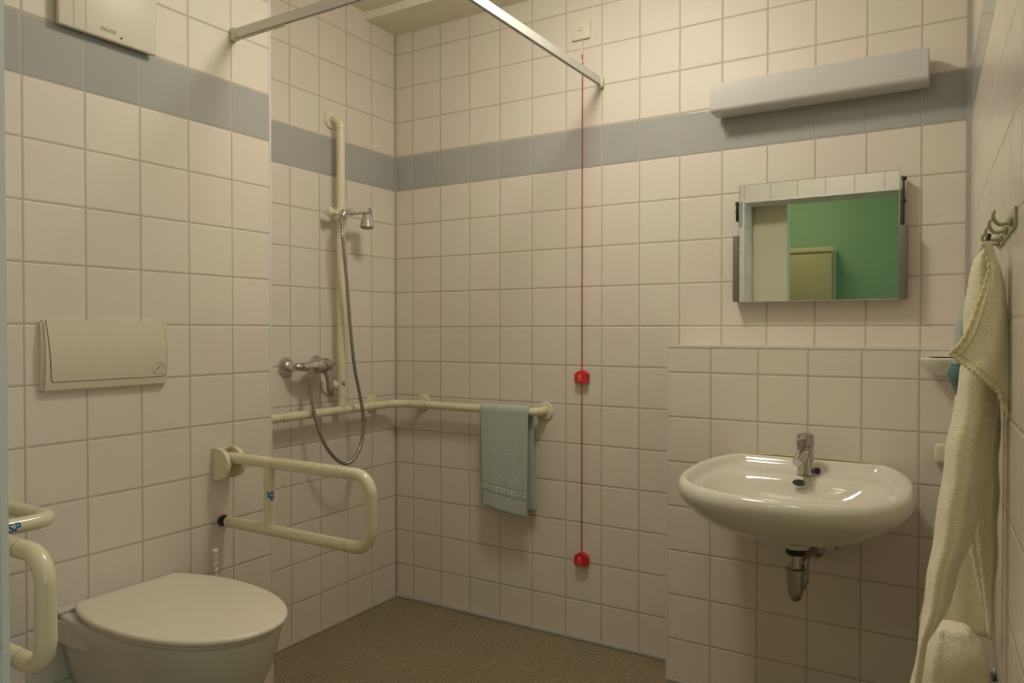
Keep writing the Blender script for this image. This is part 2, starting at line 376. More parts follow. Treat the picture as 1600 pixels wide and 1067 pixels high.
box('cabinet_top', (0.985, -3.598, 1.766), (1.341, -3.41, 1.80), mat('cabinet_top_beige', (0.52, 0.46, 0.26), 0.6), cb, 0.002)
box('door', (0.995, -3.419, 0.08), (1.33, -3.402, 1.75), M_['cabinet'], cb, 0.002)

# ------------------------------------------------------------ ceiling lamp (light of the room, above the frame)
def ceiling_lamp(label, p, R_, m):
    cl = thing('ceiling_lamp', label, 'lamp', (p.x, p.y, CEIL))
    lath('lamp_base', [(0, -0.0005), (R_ + 0.012, -0.0005), (R_ + 0.012, -0.02), (R_, -0.024), (0, -0.024)], (p.x, p.y, CEIL), (0, 0, 1), M_['plastic'], cl, 48)
    lath('lamp_shade', [(R_ * math.cos(a * PI / 20), -0.0245 - R_ * 0.5 * math.sin(a * PI / 20)) for a in range(11)], (p.x, p.y, CEIL), (0, 0, 1), m, cl, 48)
ceiling_lamp('large round glowing opal ceiling lamp before the shower', LAMP, LAMP_R, M_['lamp_glass'])
ceiling_lamp('smaller and dimmer round ceiling lamp near the doorway', LAMP2, LAMP2_R, M_['lamp_glass_dim'])

# ------------------------------------------------------------ cream nylon rails
RR = 0.0168
def flange(name, p, ax, parent, r=0.036):
    return lath(name, [(0, 0.0005), (r, 0.0005), (r, 0.004), (r * 0.93, 0.009), (r * 0.55, 0.012), (0, 0.012)], p, ax, M_['cream'], parent, 36)
def ring(p, ax, parent, r=RR, name='joint_ring'):
    return lath(name, [(r * 0.9, -0.0006), (r + 0.00025, -0.0006), (r + 0.00025, 0.0006), (r * 0.9, 0.0006)], p, ax, M_['joint'], parent, 28)
def sp_logo(parent, c, axis, out, rot=0, size=0.024, r=RR):
    """blue SP mark wrapped on a tube; axis = reading direction, out = outward normal"""
    ax = Vector(axis).normalized(); n = Vector(out).normalized(); s = n.cross(ax)
    C_ = Vector(c); ca, sa = math.cos(rot), math.sin(rot)
    def fn(u, v):
        u, v = u * ca - v * sa, u * sa + v * ca
        th = v / r; return C_ + ax * u + (n * math.cos(th) + s * math.sin(th)) * (r + 0.0004)
    bm = text_mesh('SP', size, fn)
    o = obj('maker_mark', bm, M_['blue_mark'], parent, smooth=False); o['label'] = 'small blue SP letters'; return o

PX = 0.055; HZ = 0.870
gr = thing('grab_rail', 'cream shower grab rail running round the tiled corner with a tall upright pole', 'grab rail', (0, -0.4, 0))
HW = 0.056
path = roundpath([(PX, NICHE + 0.012, HZ), (PX, -HW, HZ), (0.60, -HW, HZ)], 0.075, 14)[:-1] + roundpath([(0.60, -HW, HZ), (0.757, -HW, HZ), (0.757, -0.012, HZ)], 0.035, 10)
tube('horizontal_bar', path, RR, M_['cream'], gr, 28)
pole = roundpath([(0.012, -0.397, 2.02), (PX, -0.397, 2.02), (PX, -0.397, HZ)], 0.036, 10)
tube('shower_pole', pole, RR, M_['cream'], gr, 28)
for p, ax in [((0, -0.397, 2.02), (1, 0, 0)), ((0, -0.163, HZ + 0.004), (1, 0, 0)), ((0.156, 0, HZ + 0.004), (0, -1, 0)), ((0.757, 0, HZ), (0, -1, 0)), ((PX, NICHE, HZ), (0, 1, 0)), ((0, -0.42, 0.968), (1, 0, 0))]:
    flange('wall_flange', p, ax, gr)
tube('bracket_arm', [(0.01, -0.163, HZ + 0.004), (PX, -0.163, HZ)], 0.012, M_['cream'], gr)
tube('bracket_arm', [(0.156, -0.01, HZ + 0.004), (0.156, -HW, HZ)], 0.012, M_['cream'], gr)
tube('bracket_arm', [(0.01, -0.42, 0.968), (0.034, -0.413, 0.968), (PX, -0.397, 0.968)], [0.019, 0.02, 0.012], M_['cream'], gr)
for p, ax in [((PX, -0.70, HZ), (0, 1, 0)), ((PX, -0.44, HZ), (0, 1, 0)), ((PX, -0.345, HZ), (0, 1, 0)), ((PX, -0.215, HZ), (0, 1, 0)), ((PX, -0.14, HZ), (0, 1, 0)), ((0.136, -HW, HZ), (1, 0, 0)), ((0.215, -HW, HZ), (1, 0, 0)),
              ((PX, -0.397, 1.978), (0, 0, 1)), ((PX, -0.397, 1.21), (0, 0, 1)), ((PX, -0.397, 0.925), (0, 0, 1)), ((0.717, -HW, HZ), (1, 0, 0))]:
    ring(p, ax, gr)
sp_logo(gr, (PX, -0.397, 0.975), (0, 0, -1), (0.86, -0.3, 0), 0, 0.022)
# sliding clamp on the pole
hs = 1.645
bm = bmesh.new(); lathe(bm, [(RR + 0.001, -0.024), (RR + 0.007, -0.022), (RR + 0.008, 0), (RR + 0.007, 0.022), (RR + 0.001, 0.024)], (PX, -0.397, hs), (0, 0, 1), 28)
add_tube(bm, [(PX, -0.42, hs), (PX + 0.002, -0.455, hs)], [0.013, 0.011]); add_tube(bm, [(PX + 0.01, -0.40, hs), (0.092, -0.412, hs)], [0.014, 0.016])
sl = obj('slider_clamp', bm, M_['cream'], gr)
bm = bmesh.new(); lathe(bm, [(0, 0), (0.016, 0), (0.021, 0.006), (0.020, 0.012), (0.014, 0.018), (0, 0.02)], (PX + 0.002, -0.452, hs), (0, -1, 0), 10)
obj('clamp_knob', bm, M_['cream'], sl, smooth=False)

hw_ = thing('hand_shower', 'chrome hand shower with ribbed metal hose hanging in the shower corner', 'shower', (0.11, -0.42, 0.67))
hosepts = [(0.07, -0.575, 0.985), (0.075, -0.576, 0.937), (0.085, -0.567, 0.865), (0.10, -0.547, 0.78), (0.11, -0.507, 0.715), (0.115, -0.455, 0.675), (0.12, -0.415, 0.674), (0.12, -0.371, 0.709), (0.12, -0.346, 0.769), (0.12, -0.342, 0.832), (0.12, -0.36, 0.923), (0.12, -0.388, 1.025), (0.12, -0.409, 1.151), (0.12, -0.423, 1.275), (0.12, -0.436, 1.398), (0.12, -0.449, 1.495), (0.12, -0.456, 1.556), (0.115, -0.452, 1.60), (0.110, -0.444, 1.625)]
sp_ = smoothpath(hosepts, 40)
bm = bmesh.new(); add_tube(bm, sp_, [0.0072 if (i // 2) % 2 else 0.0064 for i in range(len(sp_))], 12); obj('hose', bm, M_['hose'], hw_, smooth=True)
tube('hose_nut', [(0.07, -0.575, 1.010), (0.0702, -0.5752, 0.975)], [0.0115, 0.0105], M_['chrome_dull'], hw_)
HD = Vector((0.108, -0.435, 1.640)); HE = Vector((0.112, -0.312, 1.664))
tube('swivel_joint', [HD + Vector((0, -0.008, -0.016)), HD, HD + (HE - HD) * 0.25], [0.010, 0.0135, 0.012], M_['chrome'], hw_, 24)
tube('handle', [HD + (HE - HD) * 0.2, HD + (HE - HD) * 0.22, HE - (HE - HD) * 0.05, HE], [0.0105, 0.0118, 0.0128, 0.0125], mat('pearl_handle_plastic', (0.55, 0.53, 0.44), 0.3), hw_, 24)
lath('handle_ring', [(0.0118, -0.002), (0.0142, -0.002), (0.0142, 0.002), (0.0118, 0.002)], HD + (HE - HD) * 0.33, HE - HD, M_['chrome'], hw_, 24)
hh = obj('elbow', (lambda b: (add_tube(b, roundpath([HE - Vector((0, 0.004, 0)), HE + Vector((0, 0.016, 0.002)), HE + Vector((0, 0.016, -0.022))], 0.009, 6), 0.012, 20), b)[1])(bmesh.new()), M_['chrome_dull'], hw_)
HC = HE + Vector((0, 0.003, -0.024))
hd = lath('spray_head', [(0, 0.010), (0.014, 0.010), (0.016, 0.004), (0.020, -0.006), (0.027, -0.034), (0.029, -0.042), (0, -0.042)], HC, (0, 0, 1), M_['clear'], hw_, 24)
lath('spray_plate', [(0.024, -0.0425), (0.022, -0.048), (0.016, -0.0495), (0, -0.0495)], HC, (0, 0, 1), M_['orange'], hd, 24)['label'] = 'orange-brown spray plate'

mx = thing('shower_mixer', 'chrome single-lever shower mixer on the tiled niche wall', 'tap', (0, -0.55, 1.05))
MZ = 1.050
for y in (-0.631, -0.481):
    lath('rosette', [(0, 0.0005), (0.036, 0.0005), (0.036, 0.004), (0.033, 0.012), (0.020, 0.027), (0.014, 0.031), (0, 0.031)], (0, y, MZ + (0.004 if y > -0.5 else 0)), (1, 0, 0), M_['chrome'], mx)
tube('connector', roundpath([(0.02, -0.631, MZ), (0.060, -0.631, MZ), (0.060, -0.60, MZ)], 0.012, 6), 0.0145, M_['chrome'], mx, 24)
tube('connector', [(0.02, -0.481, MZ), (0.06, -0.485, MZ)], 0.0145, M_['chrome'], mx, 24)
bm = bmesh.new(); lathe(bm, [(0, 0), (0.0155, 0), (0.0165, 0.004), (0.0165, 0.028), (0.018, 0.036), (0.026, 0.050), (0.030, 0.062), (0.030, 0.100), (0.027, 0.104), (0, 0.104)], (0.066, -0.612, MZ), (0, 1, 0), 32)
add_tube(bm, [(0.068, -0.575, MZ - 0.005), (0.069, -0.575, MZ - 0.028), (0.07, -0.575, MZ - 0.042)], [0.018, 0.014, 0.0125], 24)
obj('mixer_body', bm, M_['chrome'], mx)
bm = bmesh.new(); lathe(bm, [(0, 0), (0.0285, 0), (0.0305, 0.005), (0.0305, 0.018), (0.027, 0.026), (0.014, 0.030), (0, 0.031)], (0.066, -0.5075, MZ), (0, 1, 0), 32)
LV = [(0.072, -0.494, MZ - 0.01), (0.084, -0.492, MZ - 0.045), (0.090, -0.492, MZ - 0.085), (0.091, -0.492, MZ - 0.110), (0.090, -0.492, MZ - 0.117)]
add_tube(bm, LV, [0.018, 0.0150, 0.0125, 0.0110, 0.006], 16)
obj('lever', bm, M_['chrome_dull'], mx)

# ------------------------------------------------------------ curtain rail
cr = thing('curtain_rail', 'white metal L-shaped curtain rail high across the shower corner', 'curtain rail', (0.995, -1.03, 2.1))
def rail(p0, p1, name):
    bm = bmesh.new(); d = (Vector(p1) - Vector(p0)); n = Vector((-d.y, d.x, 0)).normalized()
    prof = [(-0.007, -0.014), (-0.003, -0.014), (-0.003, -0.011), (-0.0055, -0.011), (-0.0055, 0.008), (0.0055, 0.008), (0.0055, -0.011), (0.003, -0.011), (0.003, -0.014), (0.007, -0.014), (0.007, 0.014), (-0.007, 0.014)]
    a = [bm.verts.new(Vector(p0) + n * u + Vector((0, 0, v))) for u, v in prof]; b = [bm.verts.new(Vector(p1) + n * u + Vector((0, 0, v))) for u, v in prof]
    for k in range(12): bm.faces.new((a[k], a[(k + 1) % 12], b[(k + 1) % 12], b[k]))
    bm.faces.new(a); bm.faces.new(b[::-1]); return obj(name, bm, M_['alu'], cr, smooth=False)
RZ = 2.098; RX = 0.995; RY = -1.03
rail((A + 0.004, RY, RZ), (RX - 0.09, RY, RZ), 'track'); rail((RX, -0.004, RZ + 0.012), (RX, RY + 0.09, RZ + 0.004), 'track')
arc = [Vector((RX - 0.09 + 0.09 * math.sin(t * PI / 20), RY + 0.09 - 0.09 * math.cos(t * PI / 20), RZ + 0.004 * t / 10)) for t in range(11)]
bm = bmesh.new(); rings = []
for p, t, u, v in frames(arc):
    n = Vector((-t.y, t.x, 0)).normalized(); rings.append([bm.verts.new(p + n * a + Vector((0, 0, b))) for a, b in ((-.007, -.014), (.007, -.014), (.007, .014), (-.007, .014))])
for a, b in zip(rings, rings[1:]):
    for k in range(4): bm.faces.new((a[k], a[(k + 1) % 4], b[(k + 1) % 4], b[k]))
obj('corner_track', bm, M_['alu'], cr)
box('wall_bracket', (A + 0.0005, RY - 0.011, RZ - 0.019), (A + 0.022, RY + 0.011, RZ + 0.017), M_['plastic'], cr, 0.002)
box('wall_bracket', (RX - 0.011, -0.022, RZ - 0.009), (RX + 0.011, -0.0005, RZ + 0.029), M_['plastic'], cr, 0.002)
tube('ceiling_stay', [(RX - 0.026, RY + 0.026, RZ + 0.012), (RX - 0.026, RY + 0.026, CEIL - 0.001)], 0.006, M_['alu'], cr, 16)
gb = bmesh.new(); add_box(gb, (A + 0.026, RY - 0.003, RZ - 0.0215), (A + 0.0315, RY + 0.003, RZ - 0.0125), 0.0012, 1)
g0 = obj('glider', gb, M_['plastic'], cr)
for i in range(1, 24):
    c = g0.copy(); c.location = Vector((0.0088 * i, 0, 0)); COL.objects.link(c); c.parent = cr

# ------------------------------------------------------------ emergency pull cord
pc = thing('emergency_pull_cord', 'red emergency pull cord hanging from a white wall switch down the tiles', 'pull cord', (0.92, 0, 2.28))
sw = box('pull_switch', (0.873, -0.011, 2.284), (0.949, -0.0005, 2.359), M_['plastic'], pc, 0.003)
for x, z in ((0.904, 2.319), (0.915, 2.326), (0.915, 2.317)):
    lath('indicator_hole', [(0, 0), (0.002, 0), (0.002, 0.001), (0, 0.001)], (x, -0.011, z), (0, -1, 0), M_['dark'], sw, 12)
CYD = -0.012
tube('white_string', [(0.919, -0.006, 2.284), (0.9195, CYD, 2.27), (0.92, CYD, 2.238)], 0.0014, M_['plastic'], pc, 8)
bm = bmesh.new()
for s in (-1, 1): add_tube(bm, [(0.92, CYD, 2.25), (0.92 + 0.004 * s, CYD, 2.236), (0.92, CYD, 2.222)], 0.0011, 8)
obj('string_link', bm, M_['plastic'], pc)
tube('red_cord', [(0.92, CYD, 2.225), (0.92, CYD, 0.34)], 0.0019, M_['red_cord'], pc, 8)
lath('cord_bead', [(0, -0.004), (0.003, -0.003), (0.003, 0.003), (0, 0.004)], (0.92, CYD, 2.199), (0, 0, 1), M_['plastic'], pc, 12)
def grip(zc):
    out = [(-0.0275, -0.022), (-0.0285, 0.008)] + [(-0.0285 + 0.057 * t / 10, 0.012 + 0.014 * math.sin(PI * t / 10)) for t in range(11)] + [(0.0285, 0.008), (0.0275, -0.022)]
    bm = bmesh.new(); a = [bm.verts.new((0.92 + u, -0.001, zc + v)) for u, v in out]; b = [bm.verts.new((0.92 + u * 0.92, -0.026 + max(0, v) * 0.25, zc + v * (0.93 if v > 0 else 1))) for u, v in out]
    n = len(out); bm.faces.new(a); bm.faces.new(b[::-1])
    for k in range(n): bm.faces.new((a[k], a[(k + 1) % n], b[(k + 1) % n], b[k]))
    bmesh.ops.recalc_face_normals(bm, faces=bm.faces)
    bmesh.ops.bevel(bm, geom=bm.edges[:], offset=0.0015, segments=2, affect='EDGES', clamp_overlap=True)
    g = obj('pull_grip', bm, M_['red'], pc)
    bm = bmesh.new(); y = -0.0268
    def P3(u, v): return (0.92 + u - 0.002, y, zc + v - 0.002)
    add_tube(bm, [P3(0.0032 * math.cos(t * PI / 6), 0.010 + 0.0032 * math.sin(t * PI / 6)) for t in range(13)], 0.0006, 6)
    add_tube(bm, [P3(-0.003, 0.006), P3(-0.0042, 0.0), P3(-0.0068, -0.010), P3(0.0068, -0.010), P3(0.0042, 0.0), P3(0.003, 0.006), P3(-0.003, 0.006)], 0.0006, 6)
    add_tube(bm, [P3(-0.0018, -0.010), P3(0, -0.015), P3(0.0018, -0.010)], 0.0006, 6)
    add_tube(bm, [P3(0, 0.006), P3(0, -0.003)], 0.0005, 6)
    obj('nurse_symbol', bm, M_['white_mark'], g)
grip(1.009); grip(0.315)

# ------------------------------------------------------------ towel on the rail
tb = thing('hand_towel', 'pale blue towel with a Greek-key border hung over the corner grab rail', 'towel', (0.61, -HW, 0.89))
X0, X1 = 0.499, 0.722
def towel_pt(s, t):
    """s 0..1 across, t arc-length metres from the front hem over the rail to the back hem"""
    Lf = 0.418; r = RR + 0.004; L2 = PI * r
    z0 = 0.462 + 0.030 * (1 - s) ** 1.3 if t < 0.2 else 0.462
    xx = X0 + (X1 - X0) * s; taper = 0.018 * (1 - s)
    wob = 0.0035 * math.sin(7 * s + 2) + 0.002 * math.sin(17 * s)
    if t <= Lf:
        k = t / Lf; z = (0.462 + 0.030 * (1 - s) ** 1.3) * (1 - k) + HZ * k
        return Vector((xx + taper * (1 - k), -HW - r - 0.010 * (1 - k) + wob * (1 - k), z))
    t -= Lf
    if t <= L2:
        a = t / r; return Vector((xx, -HW - r * math.cos(a), HZ + r * math.sin(a)))
    t -= L2; k = t / 0.40
    return Vector((xx + 0.012 * k * s, -HW + r - 0.004 * math.sin(PI * k), HZ - t))
bm = bmesh.new(); ns = 26; ts = [i * 0.0085 for i in range(104)]
g = [[bm.verts.new(towel_pt(i / ns, t)) for i in range(ns + 1)] for t in ts]
for a, b in zip(g, g[1:]):
    for i in range(ns): bm.faces.new((a[i], a[i + 1], b[i + 1], b[i]))
obj('cloth', bm, M_['cloth_blue'], tb, smooth=True, solid=0.005)
def strip_on_towel(name, polys, m, lift=0.0034):
    bm = bmesh.new()
    for (s0, t0, s1, t1) in polys:
        n = max(1, int((s1 - s0) / 0.04)); k = max(1, int((t1 - t0) / 0.008))
        for i in range(n):
            for j in range(k):
                c = []
                for (ss, tt) in ((i, j), (i + 1, j), (i + 1, j + 1), (i, j + 1)):
                    c.append(bm.verts.new(towel_pt(s0 + (s1 - s0) * ss / n, t0 + (t1 - t0) * tt / k) + Vector((0, -lift, 0))))
                bm.faces.new(c)
    return obj(name, bm, m, tb, smooth=False)
strip_on_towel('border_lines', [(0, 0.067, 1, 0.0695), (0, 0.101, 1, 0.1035), (0, 0.0, 0.012, 0.40), (0, 0.0, 1, 0.004)], M_['pattern_teal'])
strip_on_towel('border_band', [(0, 0.0697, 1, 0.1008)], M_['cloth_blue_w'], 0.0033)
keys = []; nk = 6
for i in range(nk):
    a = i / nk + 0.01; w_ = 1 / nk; e = 0.022 * 1.0; th = 0.0042
    keys += [(a, 0.073, a + e, 0.098), (a + e, 0.098 - th, a + w_ * 0.86, 0.098), (a + w_ * 0.86 - e, 0.078, a + w_ * 0.86, 0.098 - th),
             (a + w_ * 0.36, 0.078, a + w_ * 0.86 - e, 0.078 + th), (a + w_ * 0.36, 0.078 + th, a + w_ * 0.36 + e, 0.089)]
strip_on_towel('key_pattern', keys, M_['pattern_light'], 0.0039)

# ------------------------------------------------------------ fold-up support rails by the toilet
def fold_rail(y, label, logo):
    t = thing('fold_up_support_rail', label, 'support rail', (A, y, 0.7), 'fold-up support rails beside the toilet')
    zt, zb, xe = 0.800, 0.604, 0.822
    bm = bmesh.new()
    for s in (-1, 1):     # two rounded cheeks of the hinge
        out = [(0.001, -0.062), (0.025, -0.062)] + [(0.025 + 0.047 * math.sin(PI * k / 14), -0.015 - 0.047 * math.cos(PI * k / 14)) for k in range(15)] + [(0.025, 0.032), (0.001, 0.032)]
        prism(bm, out, y + s * 0.019, y + s * 0.033, lambda u, v, h: (A + u, h, zt - 0.015 + v + 0.012))
    add_box(bm, (A + 0.0005, y - 0.0325, zt - 0.060), (A + 0.010, y + 0.0325, zt + 0.026), 0.001)
    obj('wall_hinge', bm, M_['cream'], t)
    box('hinge_gap', (A + 0.0102, y - 0.0188, zt - 0.055), (A + 0.014, y + 0.0188, zt + 0.024), mat('tan_hinge_inner', (0.50, 0.37, 0.17), 0.5), t)
    p = roundpath([(A + 0.035, y, zt), (xe, y, zt), (xe, y, zb), (A + 0.036, y, zb)], 0.052, 12)
    tube('loop_bar', p, RR, M_['cream'], t, 28)
    tube('upright_strut', [(0.432, y, zb), (0.432, y, zt)], 0.0155, M_['cream'], t, 28)
    tube('end_collar', [(A + 0.036, y, zb), (A + 0.030, y, zb)], 0.0155, M_['cream'], t, 28)
    lath('rubber_buffer', [(0, 0.001), (0.014, 0.001), (0.017, 0.006), (0.017, 0.016), (0.012, 0.030), (0, 0.030)], (A, y, zb), (1, 0, 0), M_['rubber'], t)['label'] = 'black rubber wall buffer'
    for q_, ax in [((0.455, y, zt), (1, 0, 0)), ((0.742, y, zt), (1, 0, 0)), ((0.742, y, zb), (1, 0, 0)), ((A + 0.05, y, zb), (1, 0, 0))]: ring(q_, ax, t)
    bm = bmesh.new()
    for row in range(5):
        a = math.radians(-22 + 24 * row)
        for k in range(18):
            x = 0.468 + k * 0.0148 + (0.004 if row % 2 else 0)
            R_ = Matrix.Translation((x, y, zt)) @ Matrix.Rotation(a, 4, 'X') @ Matrix.Translation((0, 0, RR))
            add_box(bm, (0, -0.0013, -0.0008), (0.0095, 0.0013, 0.0013), M=R_)
    r_ = obj('grip_ribs', bm, M_['cream'], t); r_['kind'] = 'stuff'
    if logo: sp_logo(t, (0.432, y, 0.706), (0, 0, -1), (0.86, -0.5, 0), 0, 0.027, 0.0155)
    return t
fold_rail(-1.08, 'cream fold-up support rail on the shower side of the toilet', True)
fold_rail(-1.893, 'cream fold-up support rail left of the toilet beside the door edge', False)
wr = thing('wall_grab_rail', 'short cream grab rail with blue SP mark, low at the left picture edge', 'grab rail', (A, -1.69, 0.77))
flange('wall_flange', (A, -1.691, 0.772), (1, 0, 0), wr, 0.038)
tube('rail_bar', roundpath([(A + 0.012, -1.691, 0.772), (0.450, -1.691, 0.772), (0.450, -2.037, 0.772)], 0.034, 12), RR, M_['cream'], wr, 28)
flange('wall_flange', (0.450, FRONT, 0.772), (0, 1, 0), wr, 0.038)
ring((0.398, -1.691, 0.772), (1, 0, 0), wr)
sp_logo(wr, (0.450, -1.775, 0.772), (0, 1, 0), (0.90, -0.05, -0.02), 0, 0.026)

# ------------------------------------------------------------ toilet
wc = thing('toilet', 'white wall-hung toilet with closed beige-white lid between support rails', 'toilet', (A, -1.413, 0.3))
YC = -1.409
def lid_outline(x0, x1, hb, hwid, n=28):
    """rear edge straight (half width hb), widening to hwid, round front"""
    pts = []; L_ = x1 - x0
    for k in range(n + 1):
        a = -PI / 2 + PI * k / n
        s = math.copysign(abs(math.sin(a)) ** 0.96, math.sin(a)); c = math.cos(a) ** 0.92
        pts.append((x0 + L_ * 0.40 + L_ * 0.60 * c, YC + hwid * s))
    side = []
    for k in range(1, 9):
        t = k / 8; side.append((x0 + L_ * 0.40 * (1 - t), hwid - (hwid - hb) * t ** 2.2))
    return [(x, YC - h) for x, h in side[::-1]] + pts + [(x, YC + h) for x, h in side]
def loft(bm, rings, cap0=True, cap1=True, mi=0):
    R = [[bm.verts.new(p) for p in r] for r in rings]; n = len(R[0])
    for a, b in zip(R, R[1:]):
        for k in range(n): bm.faces.new((a[k], a[(k + 1) % n], b[(k + 1) % n], b[k])).material_index = mi
    if cap0: bm.faces.new(R[0][::-1])
    if cap1: bm.faces.new(R[-1])
    return R
def scaled(o, cx, cy, s, z, sag=None): return [(cx + (x - cx) * s, cy + (y - cy) * s, z if sag is None else z + sag(x, y)) for x, y in o]
LO = lid_outline(0.262, 0.806, 0.137, 0.188)
cx = 0.53
bm = bmesh.new()
loft(bm, [scaled(LO, cx, YC, s, z) for s, z in ((0.955, 0.490), (0.992, 0.4915), (1.0, 0.496), (0.998, 0.5005), (0.985, 0.504), (0.955, 0.5055), (0.91, 0.5045), (0.86, 0.505), (0.5, 0.5065), (0.2, 0.507))])
obj('lid', bm, M_['lid'], wc, smooth=True)
bm = bmesh.new(); loft(bm, [scaled(LO, cx, YC, s, z) for s, z in ((0.94, 0.4828), (0.972, 0.484), (0.972, 0.488), (0.96, 0.4898))])
obj('seat', bm, M_['lid'], wc, smooth=True)
BO = lid_outline(0.235, 0.790, 0.165, 0.180)
bm = bmesh.new()
BR = [(1.0, 0.477), (1.0, 0.462), (0.985, 0.43), (0.95, 0.39), (0.87, 0.33), (0.76, 0.27), (0.64, 0.215), (0.50, 0.17), (0.36, 0.145)]
def bowl_ring(s, z):
    bx = 0.40; return [(max(A + 0.001, bx + (x - bx) * (s if x > bx else 1)), YC + (y - YC) * (s * 0.96 if s < 0.99 else s), z) for x, y in BO]
loft(bm, [scaled(BO, cx, YC, 0.955, 0.4825), scaled(BO, cx, YC, 0.99, 0.481)] + [bowl_ring(s, z) for s, z in BR])
obj('bowl', bm, M_['wc_porcelain'], wc, smooth=True)
bm = bmesh.new(); prism(bm, [(A + 0.001, YC - 0.175), (0.31, YC - 0.175), (0.38, YC - 0.170), (0.47, YC - 0.140), (0.47, YC + 0.140), (0.38, YC + 0.166), (0.31, YC + 0.171), (A + 0.001, YC + 0.171)], 0.408, 0.4822, lambda u, v, h: (u, v, h))
bmesh.ops.recalc_face_normals(bm, faces=bm.faces); bmesh.ops.bevel(bm, geom=[e for e in bm.edges if min(v.co.x for v in e.verts) > A + 0.01 or abs(e.verts[0].co.x - e.verts[1].co.x) > 0.01], offset=0.012, segments=4, affect='EDGES', clamp_overlap=True)
obj('rear_deck', bm, M_['wc_porcelain'], wc)
box('rear_ledge', (A + 0.001, YC - 0.172, 0.4824), (0.258, YC + 0.168, 0.4915), M_['wc_porcelain'], wc, 0.003, 2)
for s in (-1, 1): tube('hinge', [(0.2585, YC + s * 0.075, 0.4965), (0.2585, YC + s * 0.075 + 0.03, 0.4965)], 0.0045, M_['lid'], wc, 16)

br = thing('toilet_brush', 'white plastic toilet brush standing in its holder behind the toilet', 'brush', (0.30, -1.165, 0))
lath('brush_holder', [(0, 0.001), (0.05, 0.001), (0.052, 0.01), (0.042, 0.06), (0.045, 0.14), (0.042, 0.14), (0.04, 0.02), (0, 0.02)], (0.30, -1.165, 0), (0, 0, 1), M_['plastic'], br)
hn = lath('brush_handle', [(0, 0.10), (0.0055, 0.10), (0.0055, 0.536), (0.0085, 0.5365), (0.009, 0.545), (0.006, 0.549), (0, 0.549)], (0.30, -1.165, 0), (0, 0, 1), M_['plastic'], br, 16)
bm = bmesh.new(); add_tube(bm, [(0.30 + 0.0062 * math.cos(t * 0.5), -1.165 + 0.0062 * math.sin(t * 0.5), 0.45 + t * 0.0015) for t in range(56)], 0.0016, 6); obj('spiral_rib', bm, M_['plastic'], hn)
lath('brush_head', [(0, 0.03), (0.03, 0.035), (0.033, 0.07), (0.025, 0.10), (0, 0.105)], (0.30, -1.165, 0), (0, 0, 1), M_['plastic'], br, 24)

# ------------------------------------------------------------ flush plate
fp = thing('flush_plate', 'cream rectangular cistern flush plate on the tiles above the toilet', 'flush plate', (A, -1.43, 1.12))
def curve_plate(bm, y0, y1, z0, z1, xb, depthf, ny=2, nz=14):
    g = []
    for i in range(nz + 1):
        z = z0 + (z1 - z0) * i / nz
        g.append([bm.verts.new((xb + depthf((z - z0) / (z1 - z0)), y0 + (y1 - y0) * j / ny, z)) for j in range(ny + 1)])
    for a, b in zip(g, g[1:]):
        for j in range(ny): bm.faces.new((a[j], a[j + 1], b[j + 1], b[j]))
df = lambda t: 0.010 + 0.014 * math.sin(PI * min(1, t * 0.78 + 0.12))
bm = bmesh.new(); out = [(0.0005, 0)] + [(df(k / 14), k / 14) for k in range(15)] + [(0.0005, 1)]
y0, y1, z0, z1 = -1.603, -1.268, 1.031, 1.211
prism(bm, out, y0, y1, lambda u, v, h: (A + u, h, z0 + (z1 - z0) * v))
bmesh.ops.recalc_face_normals(bm, faces=bm.faces)
ed = [e for e in bm.edges if len(e.link_faces) == 2 and e.calc_face_angle() > 0.9 and max(v.co.x for v in e.verts) > A + 0.006]
bmesh.ops.bevel(bm, geom=ed, offset=0.006, segments=4, affect='EDGES', clamp_overlap=True)
obj('frame', bm, M_['flush'], fp)
def key_outline(gy, gz, r=0.008):
    ya, yb, za, zb = y0 + 0.020 - gy, y1 - 0.010 + gy, z0 + 0.026 - gz, z1 - 0.001
    pts = [(ya, zb)] + [(ya + r - r * math.cos(a * PI / 12), za + r - r * math.sin(a * PI / 12)) for a in range(7)]
    pts += [(yb - r + r * math.sin(a * PI / 12), za + r - r * math.cos(a * PI / 12)) for a in range(7)] + [(yb, zb)]
    return pts
def key_mesh(gy, gz, lift):
    bm = bmesh.new(); P2 = key_outline(gy, gz); n = 90; ya = min(p[0] for p in P2); yb = max(p[0] for p in P2); za = min(p[1] for p in P2); zb = max(p[1] for p in P2)
    g = []
    for i in range(n + 1):
        t = i / n; z = za + (zb - za) * t; inset = 0.0
        if z < za + 0.008: inset = 0.008 - math.sqrt(max(0, 0.008 ** 2 - (za + 0.008 - z) ** 2))
        bow = 0.004 * math.sin(PI * t) - 0.004 * t
        g.append([bm.verts.new((A + df((z - z0) / (z1 - z0)) + lift, yy, z)) for yy in (ya + inset - 0.010 * t, ya + 0.03, (ya + yb) / 2, yb - 0.03, yb - inset + bow)])
    for a, b in zip(g, g[1:]):
        for j in range(4): bm.faces.new((a[j], a[j + 1], b[j + 1], b[j]))
    return bm
obj('gap', key_mesh(0.0014, 0.0014, 0.0004), M_['dark'], fp, smooth=True)['label'] = 'dark gap around the flush key'
ky = obj('flush_key', key_mesh(0, 0, 0.0012), M_['flush'], fp, smooth=True)
bm = bmesh.new(); cyk, czk = -1.300, 1.082; xs = lambda z: A + df((z - z0) / (z1 - z0)) + 0.0022
add_tube(bm, [(xs(czk + 0.017 * math.sin(a * PI / 12)), cyk + 0.017 * math.cos(a * PI / 12), czk + 0.017 * math.sin(a * PI / 12)) for a in range(25)], 0.0006, 6)
obj('press_ring', bm, M_['flush'], ky)
bm = bmesh.new()
